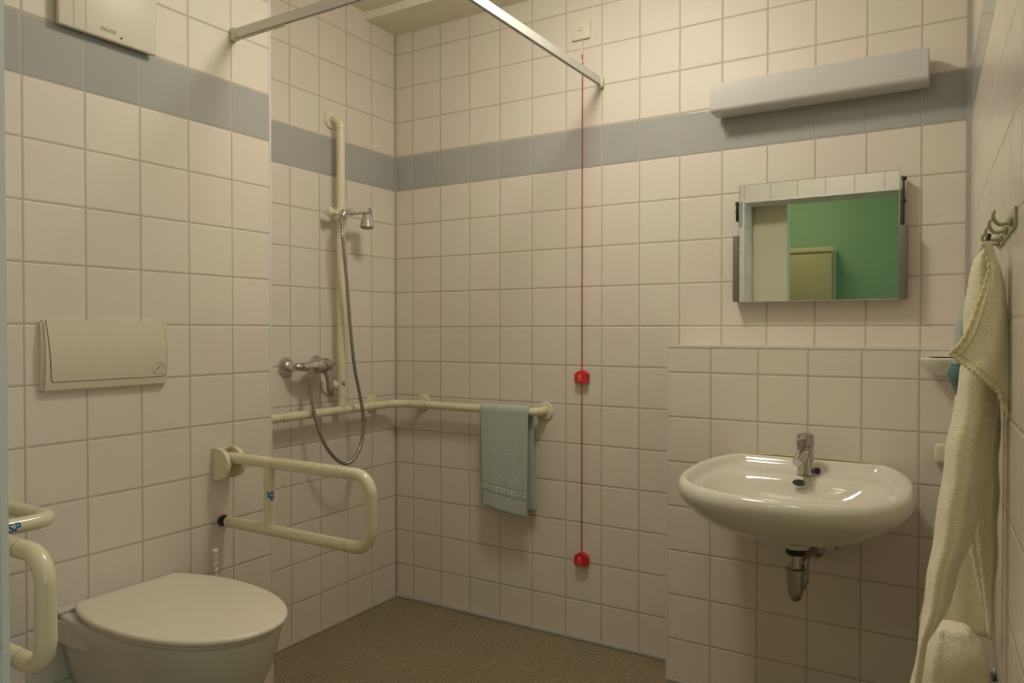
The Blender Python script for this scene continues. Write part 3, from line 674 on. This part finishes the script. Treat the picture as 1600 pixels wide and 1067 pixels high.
for k, (dy, dz, ln) in enumerate([(-0.010, -0.009, 0.004), (-0.006, -0.004, 0.006), (-0.001, 0.0, 0.008), (0.004, 0.005, 0.007)]):
    add_tube(bm, [(xs(czk), cyk + dy - 0.001, czk + dz - ln / 2), (xs(czk), cyk + dy + 0.002, czk + dz + ln / 2)], 0.0009, 6)
obj('worn_symbol', bm, M_['grey_ink'], ky)

# ------------------------------------------------------------ ventilation fan
fn_ = thing('ventilation_fan', 'white square fan cover high on the tiles above the flush plate', 'fan', (A, -1.43, 2.07))
FY0, FY1, FZ0, FZ1 = -1.562, -1.300, 1.944, 2.26
box('housing', (A + 0.0005, FY0 + 0.012, FZ0 + 0.006), (A + 0.012, FY1 - 0.012, FZ1 - 0.01), M_['dark'], fn_)
cv = box('cover', (A + 0.012, FY0, FZ0), (A + 0.026, FY1, FZ1), M_['fan'], fn_, 0.003, 3)
for y in (FY0 + 0.036, FY0 + 0.066): box('groove', (A + 0.0255, y, FZ0 + 0.003), (A + 0.0264, y + 0.0012, FZ1 - 0.01), M_['grey_ink'], cv)
bm = text_mesh('HELIOS', 0.0125, lambda u, v: (A + 0.0265, -1.437 + u, 1.967 + v), sub=0); obj('lettering', bm, M_['grey_ink'], cv, smooth=False)
lath('sensor_dot', [(0, 0), (0.003, 0), (0.003, 0.0008), (0, 0.0008)], (A + 0.026, -1.402, 1.958), (1, 0, 0), M_['dark'], cv, 16)

# ------------------------------------------------------------ lamp over the mirror (switched off)
wl = thing('mirror_lamp', 'long white boxy wall lamp, switched off, on the tiles above the mirror', 'lamp', (1.75, 0, 1.95))
box('lamp_base', (1.46, -0.022, 1.915), (2.04, -0.0005, 1.99), M_['plastic'], wl)
bm = bmesh.new(); out = [(-0.02, 1.906), (-0.085, 1.906)] + [(-0.085 - 0.015 * math.sin(k * PI / 12), 1.921 - 0.015 * math.cos(k * PI / 12)) for k in range(1, 7)] + [(-0.1, 2.0), (-0.02, 2.0)]
prism(bm, out, 1.4335, 2.066, lambda u, v, h: (h, u, v))
bmesh.ops.bevel(bm, geom=[e for e in bm.edges if abs(e.verts[0].co.x - e.verts[1].co.x) < 1e-5], offset=0.0015, segments=2, affect='EDGES')
obj('lamp_cover', bm, M_['diffuser'], wl)

# ------------------------------------------------------------ tilting mirror
mr = thing('wall_mirror', 'frameless tilting wall mirror above the washbasin reflecting the green corridor', 'mirror', (1.753, 0, 1.47))
bm = bmesh.new(); MF = -0.050
add_box(bm, (1.515, MF, 1.279), (1.991, MF + 0.005, 1.666), 0.0018, 1)
for f in bm.faces: f.material_index = 0 if (f.normal.y < -0.9) else 1
bm.normal_update()
for f in bm.faces:
    n_ = f.normal; fr_ = n_.y < -0.3 and n_.y > -0.9 and (n_.z > 0.3 or n_.x < -0.3)
    f.material_index = 0 if (abs(n_.y) > 0.9 and f.calc_center_median().y < MF + 0.001) else (2 if fr_ else 1)  # top and left bevels coloured dark, shading put into the glass edge
obj('mirror_glass', bm, None, mr, smooth=False, mats=[M_['mirror'], M_['glass_edge'], M_['grey_plastic']])
for x0, x1 in ((1.497, 1.517), (1.989, 2.011)):
    box('side_bracket', (x0, MF - 0.007, 1.281), (x1, -0.0005, 1.500), M_['grey_plastic'], mr, 0.003)
for x, za, zb in ((2.0, 1.502, 1.648), (1.506, 1.55, 1.615)):
    bm = bmesh.new(); add_box(bm, (x - 0.003, -0.042, za), (x + 0.002, -0.008, zb), 0.001)
    add_tube(bm, [(x - 0.006, -0.03, zb - 0.006), (x + 0.008, -0.03, zb - 0.006)], 0.006, 12); add_tube(bm, [(x - 0.006, -0.03, (za + zb) / 2), (x + 0.006, -0.03, (za + zb) / 2)], 0.004, 12)
    obj('tilt_hinge', bm, M_['black_metal'], mr)
box('backing', (1.54, MF + 0.0055, 1.30), (1.965, -0.0005, 1.50), M_['grey_plastic'], mr)

# ------------------------------------------------------------ washbasin
wb = thing('washbasin', 'wide white porcelain washbasin mounted on the tiled half wall', 'sink', (1.752, -B, 0.7))
SX = 1.7545; YB = -B - 0.0008
def sring(hx, yb, yf, ztop, n=72, ef=2.4, hb=0.36, eb=2.4, tilt=0.058, yc=-0.42):
    """outline with rounded front, its back half cut off flat at yb"""
    out = []
    for k in range(n):
        a = 2 * PI * k / n; c, s = math.cos(a), math.sin(a); e = eb if s > 0 else ef
        x = SX + hx * math.copysign(abs(c) ** (2 / e), c); y = yc + (hb if s > 0 else (yc - yf)) * math.copysign(abs(s) ** (2 / e), s)
        y = min(y, yb)
        out.append((x, y, ztop + tilt * (y + 0.40)))
    return out
YF = -0.672
rings = [sring(0.07, -0.30, -0.46, 0.624, hb=0.11, ef=2, eb=2, yc=-0.36), sring(0.16, -0.20, -0.55, 0.632, hb=0.17, ef=2.1, eb=2.2, yc=-0.38), sring(0.222, -0.155, -0.602, 0.660, hb=0.26), sring(0.262, YB, -0.632, 0.690, hb=0.31), sring(0.288, YB, -0.654, 0.715),
         sring(0.299, YB, -0.667, 0.732), sring(0.303, YB, YF, 0.752), sring(0.300, YB, YF + 0.004, 0.768), sring(0.293, YB - 0.008, YF + 0.014, 0.779, hb=0.35), sring(0.282, YB - 0.018, YF + 0.026, 0.780, hb=0.34), sring(0.273, YB - 0.026, YF + 0.036, 0.775, hb=0.33),
         sring(0.266, YB - 0.034, YF + 0.044, 0.763, hb=0.32), sring(0.258, YB - 0.042, YF + 0.050, 0.752, hb=0.31), sring(0.250, YB - 0.085, YF + 0.056, 0.748, hb=0.25, eb=2.6), sring(0.242, YB - 0.118, YF + 0.064, 0.744, hb=0.21, eb=2.8), sring(0.228, YB - 0.128, YF + 0.078, 0.728, hb=0.18, eb=2.8), sring(0.19, YB - 0.15, YF + 0.115, 0.685, hb=0.14, eb=2.6), sring(0.13, YB - 0.19, YF + 0.17, 0.664, hb=0.09, eb=2.3, ef=2.3), sring(0.05, YB - 0.23, YF + 0.23, 0.660, hb=0.04, eb=2, ef=2)]
bm = bmesh.new(); loft(bm, rings); obj('basin', bm, M_['porcelain'], wb, smooth=True, sub=1)
lath('drain_boss', [(0, 0.0), (0.033, 0.0), (0.037, 0.006), (0.040, 0.03), (0.05, 0.055), (0, 0.06)], (SX, -0.335, 0.5665), (0, 0, 1), M_['porcelain'], wb)
lath('overflow_slot', [(0, 0), (0.012, 0), (0.0125, 0.002), (0, 0.002)], (0, 0, 0), (0, 0, 1), M_['rubber'], wb).data.transform(Matrix.Translation(Vector((1.752, -0.285, 0.742)) - wb.location) @ Matrix.Rotation(math.radians(62), 4, 'X') @ Matrix.Diagonal((1.5, 0.8, 1, 1)) @ Matrix.Translation(wb.location))
bm = bmesh.new(); add_tube(bm, [(SX - 0.215, -B - 0.002, 0.776), (SX - 0.18, -B - 0.0015, 0.7925), (SX - 0.1, -B - 0.0015, 0.7955), (SX + 0.1, -B - 0.0015, 0.7955), (SX + 0.18, -B - 0.0015, 0.7925), (SX + 0.215, -B - 0.002, 0.776)], 0.0022, 8)
obj('caulk_seam', bm, M_['caulk'], wb)['label'] = 'yellowed caulk line behind the basin'

tp = thing('basin_tap', 'chrome single-lever tap on the back deck of the washbasin', 'tap', (1.757, -0.225, 0.76))
TX, TY, TZ = 1.757, -0.222, 0.7585
lath('tap_body', [(0, 0), (0.0245, 0), (0.0250, 0.003), (0.0235, 0.006), (0.0235, 0.082), (0.0225, 0.083), (0, 0.083)], (TX, TY, TZ), (0, 0, 1), M_['chrome'], tp)
lath('tap_cap', [(0.0225, 0.0835), (0.0242, 0.0845), (0.0242, 0.108), (0.022, 0.117), (0.014, 0.121), (0, 0.122)], (TX, TY, TZ), (0, 0, 1), M_['chrome_dull'], tp)
bm = bmesh.new(); add_tube(bm, [(TX, TY - 0.01, TZ + 0.064), (TX - 0.003, TY - 0.045, TZ + 0.060), (TX - 0.006, TY - 0.070, TZ + 0.052), (TX - 0.008, TY - 0.084, TZ + 0.045)], [0.017, 0.017, 0.0155, 0.013], 20)
obj('spout', bm, M_['chrome'], tp)
bm = bmesh.new(); add_tube(bm, [(TX - 0.002, TY - 0.012, TZ + 0.112), (TX - 0.006, TY - 0.035, TZ + 0.107), (TX - 0.012, TY - 0.058, TZ + 0.106)], [0.013, 0.010, 0.006], 16)
for v in bm.verts: v.co.z = TZ + 0.110 + (v.co.z - TZ - 0.110) * 0.45
obj('lever', bm, M_['chrome'], tp)
lath('plug_chain_knob', [(0, 0), (0.007, 0), (0.009, 0.004), (0.009, 0.012), (0.006, 0.016), (0, 0.016)], (TX + 0.026, TY + 0.002, TZ + 0.012), (1, 0, 0), M_['rubber'], tp)
bm = bmesh.new(); add_tube(bm, smoothpath([(TX + 0.02, TY - 0.012, TZ + 0.10), (TX + 0.017, TY - 0.03, TZ + 0.06), (TX + 0.014, TY - 0.028, TZ + 0.012), (TX + 0.012, TY - 0.030, TZ + 0.006), (TX + 0.006, TY - 0.042, TZ + 0.002), (TX + 0.006, TY - 0.056, TZ - 0.006), (TX + 0.010, TY - 0.068, TZ - 0.016)], 8), 0.0016, 8)
add_tube(bm, smoothpath([(TX + 0.012, TY - 0.030, TZ + 0.006), (TX + 0.020, TY - 0.045, TZ + 0.001), (TX + 0.022, TY - 0.060, TZ - 0.009), (TX + 0.010, TY - 0.068, TZ - 0.016)], 8), 0.0016, 8)
obj('chain', bm, M_['chrome_dull'], tp)

tr = thing('bottle_trap', 'chrome bottle trap and waste pipe hanging under the washbasin', 'drain pipe', (1.75, -0.335, 0.43))
TRX, TRY = 1.752, -0.335
lath('trap_nut', [(0, 0), (0.024, 0), (0.027, 0.004), (0.027, 0.014), (0.024, 0.018), (0, 0.018)], (TRX, TRY, 0.547), (0, 0, 1), M_['rubber'], tr)
lath('inlet_pipe', [(0, 0), (0.0175, 0), (0.0175, 0.055), (0, 0.055)], (TRX, TRY, 0.497), (0, 0, 1), M_['chrome'], tr)
lath('trap_cup', [(0, -0.078), (0.010, -0.077), (0.018, -0.068), (0.0225, -0.048), (0.0245, -0.01), (0.0245, 0.0), (0.028, 0.002), (0.028, 0.014), (0.024, 0.017), (0, 0.017)], (TRX, TRY, 0.492), (0, 0, 1), M_['chrome_dull'], tr)
tube('waste_pipe', roundpath([(TRX + 0.012, TRY + 0.02, 0.45), (TRX + 0.016, TRY + 0.045, 0.46), (TRX + 0.016, TRY + 0.045, 0.522), (TRX + 0.018, -B - 0.002, 0.522)], 0.012, 6), 0.0125, M_['chrome_dull'], tr)
lath('wall_rosette', [(0, 0.0005), (0.034, 0.0005), (0.033, 0.006), (0.016, 0.02), (0, 0.02)], (TRX + 0.018, -B, 0.522), (0, -1, 0), M_['chrome'], tr)
for xx, lb in ((1.823, 'chrome angle valve on the tiles right of the bottle trap'), (1.700, 'chrome angle valve on the tiles left of the bottle trap')):
    av = thing('angle_valve', lb, 'valve', (xx, -B, 0.545), 'angle valves under the washbasin')
    lath('valve_rosette', [(0, 0.0005), (0.024, 0.0005), (0.023, 0.005), (0.012, 0.012), (0, 0.012)], (xx, -B, 0.545), (0, -1, 0), M_['chrome'], av)
    bm = bmesh.new(); add_tube(bm, [(xx, -B - 0.01, 0.545), (xx, -B - 0.045, 0.545)], 0.010); add_tube(bm, [(xx, -B - 0.03, 0.545), (xx, -B - 0.03, 0.585)], 0.006)
    obj('valve_body', bm, M_['chrome_dull'], av)
    lath('valve_knob', [(0, 0), (0.017, 0), (0.018, 0.006), (0.015, 0.016), (0, 0.016)], (xx, -B - 0.045, 0.545), (0, -1, 0), M_['chrome'], av, 8)

# ------------------------------------------------------------ soap dish and holder by the right wall
sd = thing('soap_dish', 'white ceramic soap dish on the half wall beside the cream towel', 'soap dish', (2.09, -B, 1.08))
bm = bmesh.new(); rr = []
for sx, sy0, z in ((0.018, 0.03, 1.062), (0.034, 0.06, 1.070), (0.048, 0.085, 1.088), (0.056, 0.098, 1.102), (0.057, 0.100, 1.108), (0.054, 0.096, 1.110), (0.048, 0.088, 1.1075), (0.03, 0.06, 1.1055)):
    rr.append([(2.107 + sx * math.copysign(abs(math.cos(a)) ** 0.8, math.cos(a)), min(-B - 0.0008, -B - 0.045 + sy0 * 0.62 * math.sin(a)), z) for a in [2 * PI * k / 32 for k in range(32)]])
loft(bm, rr); obj('dish', bm, M_['porcelain'], sd, smooth=True)
lath('wall_mount', [(0, 0.0005), (0.02, 0.0005), (0.02, 0.01), (0, 0.03)], (2.10, -B, 1.085), (0, -1, 0), M_['porcelain'], sd)
hb = thing('wall_holder', 'small cream plastic holder on the half wall right of the washbasin', 'holder', (2.11, -B, 0.83))
box('back_plate', (2.094, -B - 0.012, 0.805), (2.135, -B - 0.0005, 0.862), M_['cream'], hb, 0.004)
box('holder_block', (2.090, -B - 0.035, 0.815), (2.122, -B - 0.0125, 0.868), M_['cream'], hb, 0.007, 4)

# ------------------------------------------------------------ hook strip and towels on the right wall
hk = thing('hook_strip', 'yellowed plastic strip with four curved hooks on the right wall', 'hook rail', (2.215, -1.16, 1.34))
bm = bmesh.new(); prism(bm, [(-1.305, 1.331), (-1.305, 1.358), (-1.01, 1.351), (-1.01, 1.326)], 0.0006, 0.0035, lambda u, v, h: (rwx(u) - h, u, v)); obj('strip', bm, M_['hook'], hk)
for i, (y, x, z) in enumerate([(-1.275, 2.192, 1.357), (-1.20, 2.189, 1.354), (-1.12, 2.186, 1.351), (-1.05, 2.183, 1.350)]):
    wx = rwx(y); zb = z - 0.016
    pts = smoothpath([(wx - 0.003, y, zb - 0.002), (wx - 0.010, y, zb - 0.003), (x + 0.008, y, zb - 0.004), (x + 0.002, y, zb + 0.002), (x, y, zb + 0.009), (x + 0.002, y, zb + 0.017)], 5)
    tube('hook', pts, [0.0028] * (len(pts) - 4) + [0.0026, 0.0024, 0.0020, 0.0014], M_['hook'], hk, 12)
    lath('hook_foot', [(0, 0), (0.009, 0), (0.008, 0.004), (0, 0.006)], (wx - 0.0036, y, zb), (-1, 0, 0), M_['hook'], hk, 16)

def lerp_tab(tab, z):
    """tab: list of (z, value) with falling z"""
    if z >= tab[0][0]: return tab[0][1]
    for (z0, a), (z1, b) in zip(tab, tab[1:]):
        if z1 <= z <= z0: return a + (b - a) * (z - z0) / (z1 - z0)
    return tab[-1][1]
def add_panel(bm, L_, R_, ztop, zbot, y0, bulge, folds=0.0, nz=60, nx=26, hang=0, mi=0, power=0.7, seed=0, yslope=0.0):
    g = []
    for i in range(nz + 1):
        z = ztop + (zbot - ztop) * i / nz; xl = lerp_tab(L_, z); xr = lerp_tab(R_, z); row = []; k = i / nz
        for j in range(nx + 1):
            t = j / nx; x = xl + (xr - xl) * t
            y = y0 - (bulge if not callable(bulge) else bulge(k)) * math.sin(PI * t) ** power + yslope * t
            y += folds * (math.sin(9 * t + seed + 2 * k) * 0.6 + math.sin(17 * t + seed * 2 - 3 * k) * 0.4) * min(1, k * 3 + 0.2) * math.sin(PI * t) ** 0.5
            row.append(bm.verts.new((x + 0.0012 * math.sin(z * 60 + seed), y, z + hang * math.sin(PI * t))))
        g.append(row)
    for a, b in zip(g, g[1:]):
        for j in range(nx): bm.faces.new((a[j], a[j + 1], b[j + 1], b[j])).material_index = mi
bodyL = [(1.312, 2.1860), (1.306, 2.1790), (1.296, 2.1720), (1.2727, 2.1650), (1.201, 2.1587), (1.1392, 2.1566), (1.0978, 2.1533), (1.0456, 2.144), (0.993, 2.1354), (0.8871, 2.1244), (0.7797, 2.1114), (0.671, 2.0992), (0.5965, 2.0876), (0.50, 2.075)]
bodyR = [(1.315, 2.1900), (1.2931, 2.1995), (1.2586, 2.2060), (1.2, 2.2100), (1.1027, 2.2120), (1.0539, 2.2120), (1.0192, 2.2082), (0.9843, 2.2029), (0.9052, 2.2002), (0.8063, 2.1990), (0.7066, 2.1978), (0.50, 2.197)]
lobeR = [(1.315, 2.188), (1.20, 2.205), (1.1017, 2.203), (1.0526, 2.2000), (1.0029, 2.1935), (0.943, 2.186), (0.8822, 2.1772), (0.8458, 2.1673), (0.8085, 2.1547), (0.7716, 2.1464), (0.7341, 2.1362), (0.7062, 2.1249), (0.677, 2.1091), (0.6446, 2.103), (0.616, 2.1005), (0.50, 2.098)]
ct = thing('bath_towel', 'cream terry bath towel hanging from the hook strip on the right wall', 'towel', (2.19, -1.14, 1.33))
bm = bmesh.new()
add_panel(bm, bodyL, lobeR, 1.312, 0.50, -1.165, 0.045, 0.006, seed=1)
add_panel(bm, [(1.308, 2.188), (1.295, 2.180), (1.27, 2.172), (0.88, 2.165), (0.8209, 2.1681), (0.795, 2.1747), (0.7643, 2.183), (0.7328, 2.1869), (0.707, 2.1916), (0.684, 2.1962)],
          [(1.315, 2.192), (1.25, 2.204), (1.1, 2.2075), (1.0, 2.2065), (0.8265, 2.2049), (0.7677, 2.2027), (0.7355, 2.2012), (0.684, 2.1975)], 1.31, 0.685, -1.115, 0.02, 0.004, seed=3)
add_panel(bm, [(1.3, 2.190), (1.27, 2.174), (0.6, 2.085)], [(1.3, 2.195), (1.1, 2.204), (0.6, 2.198)], 1.30, 0.63, -0.968, 0.008, 0.004, seed=5)
obj('terry_sheet', bm, M_['terry_cream'], ct, smooth=True, solid=0.005)
flapL = [(1.3185, 2.1815), (1.2971, 2.1885), (1.276, 2.1903), (1.2477, 2.1828), (1.2095, 2.1701), (1.1806, 2.1563), (1.161, 2.1439), (1.1492, 2.1381)]
flapR = [(1.3185, 2.190), (1.2977, 2.1955), (1.2762, 2.2022), (1.2474, 2.2080), (1.1997, 2.2120), (1.1521, 2.2140), (1.1045, 2.2150), (1.05, 2.2150)]
botP = [(2.1381, 1.1492), (2.1525, 1.1358), (2.1691, 1.1227), (2.1855, 1.1078), (2.2017, 1.0902), (2.2100, 1.0717), (2.2150, 1.050)]
def flap_bottom(x):
    for (xa, za), (xb, zb) in zip(botP, botP[1:]):
        if xa <= x <= xb: return za + (zb - za) * (x - xa) / (xb - xa)
    return botP[-1][1] if x > botP[-1][0] else botP[0][1]
def flap_pt(s, t):
    """s from hem edge (0, left) to wall side (1); t from top to bottom"""
    zl = 1.3185 + (1.1492 - 1.3185) * t; zr = 1.3185 + (1.050 - 1.3185) * t
    xl = lerp_tab(flapL, zl); xr = lerp_tab(flapR, zr)
    x = xl + (xr - xl) * s; z = zl + (zr - zl) * s
    zz = z if t < 1 else z
    if t > 0.6: zz = z + (flap_bottom(x) - (1.1492 + (1.050 - 1.1492) * s)) * ((t - 0.6) / 0.4)
    y = -1.218 - 0.022 * math.sin(PI * min(1, s * 0.9 + 0.08)) * (0.4 + 0.6 * t) + 0.003 * math.sin(12 * s + 5 * t) * t
    return Vector((x, y, zz))
bm = bmesh.new(); g = [[bm.verts.new(flap_pt(i / 30, j / 50)) for i in range(31)] for j in range(51)]
for a, b in zip(g, g[1:]):
    for i in range(30): bm.faces.new((a[i], a[i + 1], b[i + 1], b[i]))
obj('folded_flap', bm, M_['terry_cream'], ct, smooth=True, solid=0.005)
bm = bmesh.new()
def hem(path_st, off, rad):
    pts = [flap_pt(s, t) + Vector((0, -0.0035, 0)) for s, t in path_st]; add_tube(bm, pts, [rad * (1 + 0.25 * math.sin(i * 1.9)) for i in range(len(pts))], 10)
hem([(0.02, j / 50) for j in range(51)], 0, 0.0038); hem([(0.10 + 0.06 * math.sin(j / 16), j / 50) for j in range(8, 51)], 0, 0.0014)
hem([(i / 50, 0.99) for i in range(51)], 0, 0.0032); hem([(i / 50, 0.93) for i in range(4, 51)], 0, 0.0011)
obj('hem', bm, M_['terry_hem'], ct, smooth=True)
tube('hanging_loop', [(2.190, -1.19, 1.333), (2.187, -1.195, 1.322), (2.187, -1.198, 1.310)], 0.003, M_['rubber'], ct, 8)['label'] = 'dark hanging loop'

bt = thing('blue_washcloth', 'pale blue cloth with teal bottom edge half hidden behind the cream towel', 'cloth', (2.17, -1.0, 1.3))
bm = bmesh.new(); BL = [(1.31, 2.178), (1.2373, 2.1577), (1.203, 2.1482), (1.157, 2.1416), (1.122, 2.1389), (1.105, 2.134)]
BRr = [(1.31, 2.186), (1.2, 2.195), (1.1, 2.196)]
add_panel(bm, BL, BRr, 1.325, 1.122, -1.0, 0.03, 0.004, seed=2, nz=30); obj('cloth', bm, M_['cloth_blue'], bt, smooth=True, solid=0.004)
bm = bmesh.new(); add_panel(bm, [(1.122, 2.1389), (1.1047, 2.133), (1.0876, 2.1401), (1.0683, 2.1482), (1.05, 2.156)], [(1.122, 2.196), (1.05, 2.19)], 1.122, 1.052, -1.0, 0.031, 0.003, seed=2, nz=12)
obj('teal_edge', bm, M_['cloth_teal'], bt, smooth=True, solid=0.004)
tube('cloth_loop', [(2.186, -1.05, 1.332), (2.184, -1.03, 1.326), (2.182, -1.01, 1.318)], 0.0025, M_['cloth_blue_w'], bt, 8)

# thick towel folded over a low wall rail
fr = thing('towel_rail', 'white wall rail under the folded towel at the bottom right', 'towel rail', (2.2, -0.98, 0.62))
tube('rail_bar', roundpath([(rwx(-1.06) - 0.001, -1.06, 0.575), (2.150, -1.06, 0.575), (2.150, -1.00, 0.575), (rwx(-1.00) - 0.001, -1.00, 0.575)], 0.02, 6), 0.006, M_['alu'], fr, 16)
for y in (-1.06, -1.00): lath('rail_foot', [(0, 0), (0.012, 0), (0.012, 0.003), (0, 0.005)], (rwx(y) - 0.0006, y, 0.575), (-1, 0, 0), M_['alu'], fr, 20)
ft = thing('folded_towel', 'thick off-white terry towel draped over a low rail at the bottom right corner', 'towel', (2.15, -1.0, 0.6))
LL = [(0.66, 2.1176), (0.6223, 2.1057), (0.5854, 2.0978), (0.5411, 2.094), (0.30, 2.088)]
LR = [(0.66, 2.1697), (0.6348, 2.1891), (0.6037, 2.2000), (0.5696, 2.2040), (0.30, 2.2045)]
bm = bmesh.new(); rg = []
for i in range(25):
    z = 0.30 + (0.655 - 0.30) * (i / 24) ** 0.8; xl = lerp_tab(LL, z); xr = lerp_tab(LR, z); ring_ = []
    sh = max(0, (z - 0.60) / 0.055); hy = 0.052 * (1 - 0.35 * sh * sh)
    for k in range(40):
        a = 2 * PI * k / 40; c, s = math.cos(a), math.sin(a); mx_ = (xl + xr) / 2; hx = (xr - xl) / 2
        ring_.append((mx_ + hx * math.copysign(abs(c) ** 0.6, c), -1.038 + hy * math.copysign(abs(s) ** 0.7, s) + 0.003 * math.sin(9 * a + 8 * z), z + 0.003 * math.sin(5 * a) * (1 - sh)))
    rg.append(ring_)
mxm = (2.1176 + 2.1697) / 2
top_ = rg[-1]
for sc, zz in ((0.95, 0.6585), (0.86, 0.6615), (0.7, 0.6635), (0.45, 0.6650), (0.2, 0.6655)):
    rg.append([(mxm + (p[0] - mxm) * sc, -1.038 + (p[1] + 1.038) * sc, zz) for p in top_])
loft(bm, rg); obj('towel_body', bm, M_['terry_white'], ft, smooth=True)
